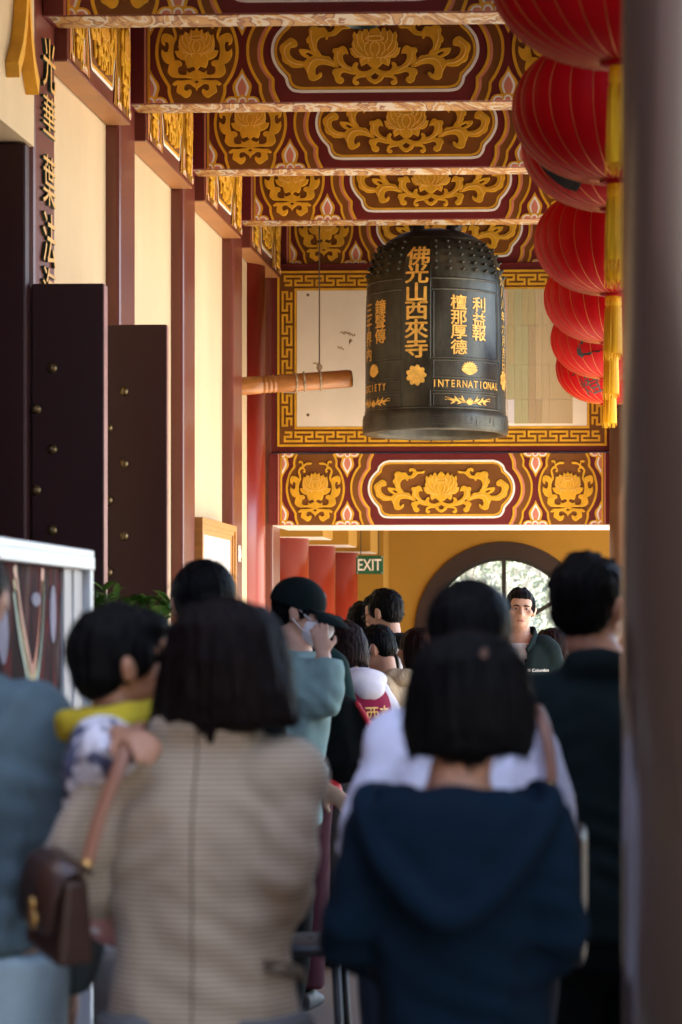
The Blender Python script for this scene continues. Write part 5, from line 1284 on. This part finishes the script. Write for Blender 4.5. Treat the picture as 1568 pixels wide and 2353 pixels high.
fs = [(6*i+j, 6*i+j+1, 6*i+j+7, 6*i+j+6) for i in range(nb_) for j in range(5)]
o = MB().add(vs, fs).build('cap_brim', CAPM, r, True); sm = o.modifiers.new('solid', 'SOLIDIFY'); sm.thickness = .005
mb = MB(); mb.ell(f.hp((0,.068,-.040)), tuple(x*f.hs for x in (.070,.066,.072)), f.Rh); mb.ell(f.hp((0,.114,-.040)), tuple(x*f.hs for x in (.028,.034,.036)), f.Rh)
MASKW = M('mask_white', (.78,.78,.82), .7); emit('face_mask', remesh(mb, .006, 3), MASKW, r)
for q in (-1, 1):
    MB().tube([f.hp((q*.052,.075,-.02)), f.hp((q*.074,.035,.0)), f.hp((q*.088,-.008,.030))], .0028, 6).build('mask_strap', MASKW, r, True); MB().tube([f.hp((q*.050,.070,-.07)), f.hp((q*.074,.025,-.05)), f.hp((q*.090,-.012,-.02))], .0028, 6).build('mask_strap', MASKW, r, True)
# 6 --- bending man with the backpack
f = Fig(1.86, lean=34, sc=.98, wide=.9, arms={-1: ((-.19,.22,1.10),(-.16,.30,.92)), 1: ((.17,.30,1.12),(.12,.45,.95))}, head=(0,50,0), headoff=(0,.05,-.28))
r = P('bending man in dark green shirt and maroon trousers behind the man with the cap', -1.395, 9.75, 0, -6)
f.body(r, SKIND, .011); f.top(r, DKG, .034, .46, .010, name='shirt', seed=18, sleeve=.25, r=(.062,.060,.06), fscale=5); f.trousers(r, MAROON, .030); f.hair(r, 'short', HAIR, 18)
bpk = thing('backpack', 'black backpack with red side trim on the back of the bending man', 'backpack', (-1.125, 9.45, 1.12), radians(10))
bpk.rotation_euler = (radians(-6), radians(-10), radians(8))
mb = MB(); mb.tube([(0,0,-.17),(0,-.01,-.12),(0,-.02,.0),(0,-.01,.12),(0,0,.17)], [(.07,.045),(.105,.075),(.115,.085),(.10,.07),(.05,.035)], 20, ref=(1,0,0)); mb.ell((0,-.075,-.06), (.085,.04,.075)); emit('bag_body', remesh(mb, .008, 3, .004, 9, 2), BLK, bpk)
REDT = M('red_trim', (.62,.025,.04), .6)
MB().tube(catmull([(.088,-.03,.12),(.120,-.05,.03),(.112,-.065,-.06),(.10,-.06,-.15)], 5, False), [(.010,.03),(.013,.03)]*8, 8, ref=(1,0,0)).build('red_trim', REDT, bpk, True)
MB().ell((-.07,-.03,-.20), (.045,.05,.05)).build('red_pouch', REDT, bpk, True); MB().ell((.105,-.085,-.145), (.010,.012,.022)).build('white_tag', WHITE, bpk, True)
MB().tube(catmull([(-.03,-.03,.15),(-.10,.02,.27),(-.17,.10,.37),(-.20,.25,.36)], 5, False), [(.020,.005)]*16, 8, ref=(1,0,0)).build('strap', BLK, bpk, True)
# 7 --- volunteer in the maroon vest
f = Fig(1.60, lean=13, arms={-1: ((-.24,.06,1.03),(-.12,.28,1.0)), 1: ((.22,.06,1.03),(.10,.28,1.0))}, head=(-20,14,0))
r = P('woman volunteer in maroon vest over a white hoodie, lettering on her back', -1.195, 11.0, 0, 46)
f.body(r, SKIN, .011); f.top(r, HOODW, .028, .46, .007, name='hoodie', seed=20, r=(.056,.054,.044)); vst = f.vest(r, VESTM, .042, .44, seed=3); f.trousers(r, GREYT); f.hair(r, 'bob', HAIRR, 20)
mb = MB()
for k, (y, z, rx, ry, rz_) in enumerate([(-.12,1.30,.115,.06,.055),(-.075,1.33,.125,.055,.04),(-.135,1.255,.085,.05,.05),(.0,1.335,.115,.05,.03)]): mb.ell(f.L(Vector((0,y,z))), (rx, ry, rz_))
emit('hood', remesh(mb, .009, 4, .005, 10, 5), HOODW, r)
for s_, sz, z, wd in (('西來', .085, 1.16, 1), ('Hsi Lai', .062, 1.085, 1)):
    vs, fs = text2d(s_, sz, 0, 0, sx=.95)
    on_surface(vst, r, 'vest_lettering', BELLGOLD, (vs, fs), (.03, -.02, z), (1,0,0), (0,0,1), (0,1,0), .004)
# 9 --- boy in cream fleece
f = Fig(1.585, lean=12, arms={-1: ((-.21,.10,1.02),(-.08,.27,.98)), 1: ((.21,.10,1.02),(.08,.27,.98))}, head=(4,16,0))
r = P('boy with short black hair, mask and cream fleece jacket looking down', -1.06, 11.6, 0, 72)
f.body(r, SKIN, .009); f.top(r, FLEECE, .034, .46, .007, name='fleece_jacket', seed=22, r=(.058,.056,.048)); f.trousers(r, JEAND); f.hair(r, 'crop', HAIR, 22); f.face(r)
mb = MB(); [mb.ell(f.L(Vector((0,y,z))), (rx, ry, rz_)) for (y, z, rx, ry, rz_) in [(-.10,1.30,.10,.055,.05),(-.06,1.325,.11,.05,.035)]]; emit('hood', remesh(mb, .009, 4), FLEECE, r)
mb = MB(); mb.ell(f.hp((0,.072,-.045)), tuple(x*f.hs for x in (.055,.045,.050)), f.Rh); emit('face_mask', remesh(mb, .007, 2), MASKW, r)
for q in (-1, 1): MB().tube([f.hp((q*.052,.065,-.03)), f.hp((q*.074,.03,-.012)), f.hp((q*.088,-.01,.02))], .0026, 6).build('mask_strap', MASKW, r, True)
# 10 --- man with glasses
f = Fig(1.775, lean=8, head=(6,10,0))
r = P('man with glasses and black hoodie with a pale strap, taller than his neighbours', -1.21, 13.0, 0, 58)
f.body(r, SKINP, .010); f.top(r, BLK, .030, .46, .006, name='hoodie', seed=24, r=(.058,.054,.046)); f.trousers(r, JEAND); f.hair(r, 'short', HAIR, 24); f.face(r)
mb = MB(); [mb.ell(f.L(Vector((0,y,z))), (rx, ry, rz_)) for (y, z, rx, ry, rz_) in [(-.11,1.46,.11,.06,.055),(-.06,1.49,.12,.05,.04)]]; emit('hood', remesh(mb, .010, 4), BLK, r)
gm = MB()
for q in (-1, 1):
    gm.tube([f.hp((q*.032+.022*cos(2*pi*k/16), .100, .004+.017*sin(2*pi*k/16))) for k in range(17)], .0018, 5); gm.tube([f.hp((q*.054,.098,.008)), f.hp((q*.078,.03,.012)), f.hp((q*.082,-.02,.008))], .0018, 5)
gm.tube([f.hp((-.010,.101,.006)), f.hp((.010,.101,.006))], .0018, 5); gm.build('glasses', BLACK, r, True)
MB().tube(catmull([tuple(f.L(Vector(p))) for p in ((-.15,-.155,1.25),(-.125,-.145,1.38),(-.10,-.08,1.475),(-.09,.02,1.475),(-.11,.12,1.38))], 5, False), [(.016,.006)]*21, 8, ref=(1,0,0)).build('bag_strap', M('pale_strap', (.5,.5,.52), .7), r, True)
# 8 and others behind
for (lab, X, Y, H, rz, hk, hm, cl) in [('black haired person far back, left of the man with glasses', -1.476, 13.5, 1.705, 20, 'short', HAIR, DKG), ('barely visible dark haired person behind the volunteer', -1.545, 12.4, 1.63, 10, 'bob', HAIR, BLK), ('brown haired person mostly hidden behind the woman in white', -1.045, 12.3, 1.56, 90, 'bob', HAIRR, BLK), ('person in a dark coat mostly hidden behind the bending man', -1.76, 13.9, 1.56, 0, 'bob', HAIR, BLK), ('woman in magenta coat half hidden behind the man by the window', -.455, 14.95, 1.56, 20, 'bob', HAIRR, MAGENTA)]:
    f = Fig(H); r = P(lab, X, Y, 0, rz); f.body(r, SKIN, .012); f.top(r, cl, .026, .46, .006, seed=H*7); f.trousers(r, JEAND); f.hair(r, hk, hm, int(H*100))
# 15 --- man facing the camera
f = Fig(1.80, head=(6,-1,-3), wide=1.04)
r = P('man facing the camera before the round window in a black zip jacket', -.640, 14.6, 0, 180)
f.body(r, SKINP, .0065); f.hair(r, 'short', HAIR, 30); f.face(r); f.trousers(r, JEAND)
jk = f.top(r, BLKG, .032, .47, .006, name='jacket', seed=31, r=(.056,.052,.044), extra='low')
mb = MB(); f.torso(mb, .012, .60, .835); tee = emit('white_tee', remesh(mb, .010, 3), TEEW, r)
bm = bmesh.new(); bm.from_mesh(jk.data)      # the open front of the jacket
dl = [fc for fc in bm.faces if fc.calc_center_median().y > .0 and abs(fc.calc_center_median().x-.01) < max(0, .034+(fc.calc_center_median().z-1.33)*.36)]
bmesh.ops.delete(bm, geom=dl, context='FACES'); bm.to_mesh(jk.data); bm.free()
sm = jk.modifiers.new('solid', 'SOLIDIFY'); sm.thickness = .006
for q in (-1, 1):
    MB().tube(catmull([(q*.03,-.085,1.535),(q*.085,-.045,1.53),(q*.098,.03,1.50),(q*.080,.085,1.45),(q*.052,.112,1.40)], 5, False), [(.008,.044),(.009,.046),(.010,.048),(.009,.045)]*5+[(.006,.02)], 10, ref=(q,.6,0)).build('collar', BLKG, r, True)
vs, fs = text2d('Columbia', .026, 0, 0); on_surface(jk, r, 'chest_logo', WHITE, (vs, fs), (-.125, 0, 1.305), (-1,0,0), (0,0,1), (0,-1,0), .008)
q4 = MB()
for k in range(4): a = radians(45+90*k); q4.poly([(.006*cos(a)+.0045*cos(a+pi/2*j), .006*sin(a)+.0045*sin(a+pi/2*j)) for j in range(4)], 0, .0005)
on_surface(jk, r, 'chest_emblem', WHITE, ([(x, y, 0) for x, y, z in q4.v], q4.f), (-.058, 0, 1.306), (-1,0,0), (0,0,1), (0,-1,0), .008)
# a round stool in the gap
st_ = thing('stool', 'small stool with a dark round seat in the gap between the two nearest women', 'stool', (-.945, 7.2, 0))
MB().lathe([(.15,.585),(.165,.595),(.165,.615),(.15,.622),(.01,.622)], 32, capt=False).build('seat', M('dark_seat', (.025,.027,.03), .5), st_, True)
for k in range(4):
    a = radians(45+90*k); MB().tube([(.12*cos(a),.12*sin(a),.585),(.17*cos(a),.17*sin(a),0)], .013, 8).build('leg', BLACK, st_, True)
MB().tube([(.15*cos(2*pi*k/24), .15*sin(2*pi*k/24), .25) for k in range(25)], .009, 6).build('footrest', BLACK, st_, True)
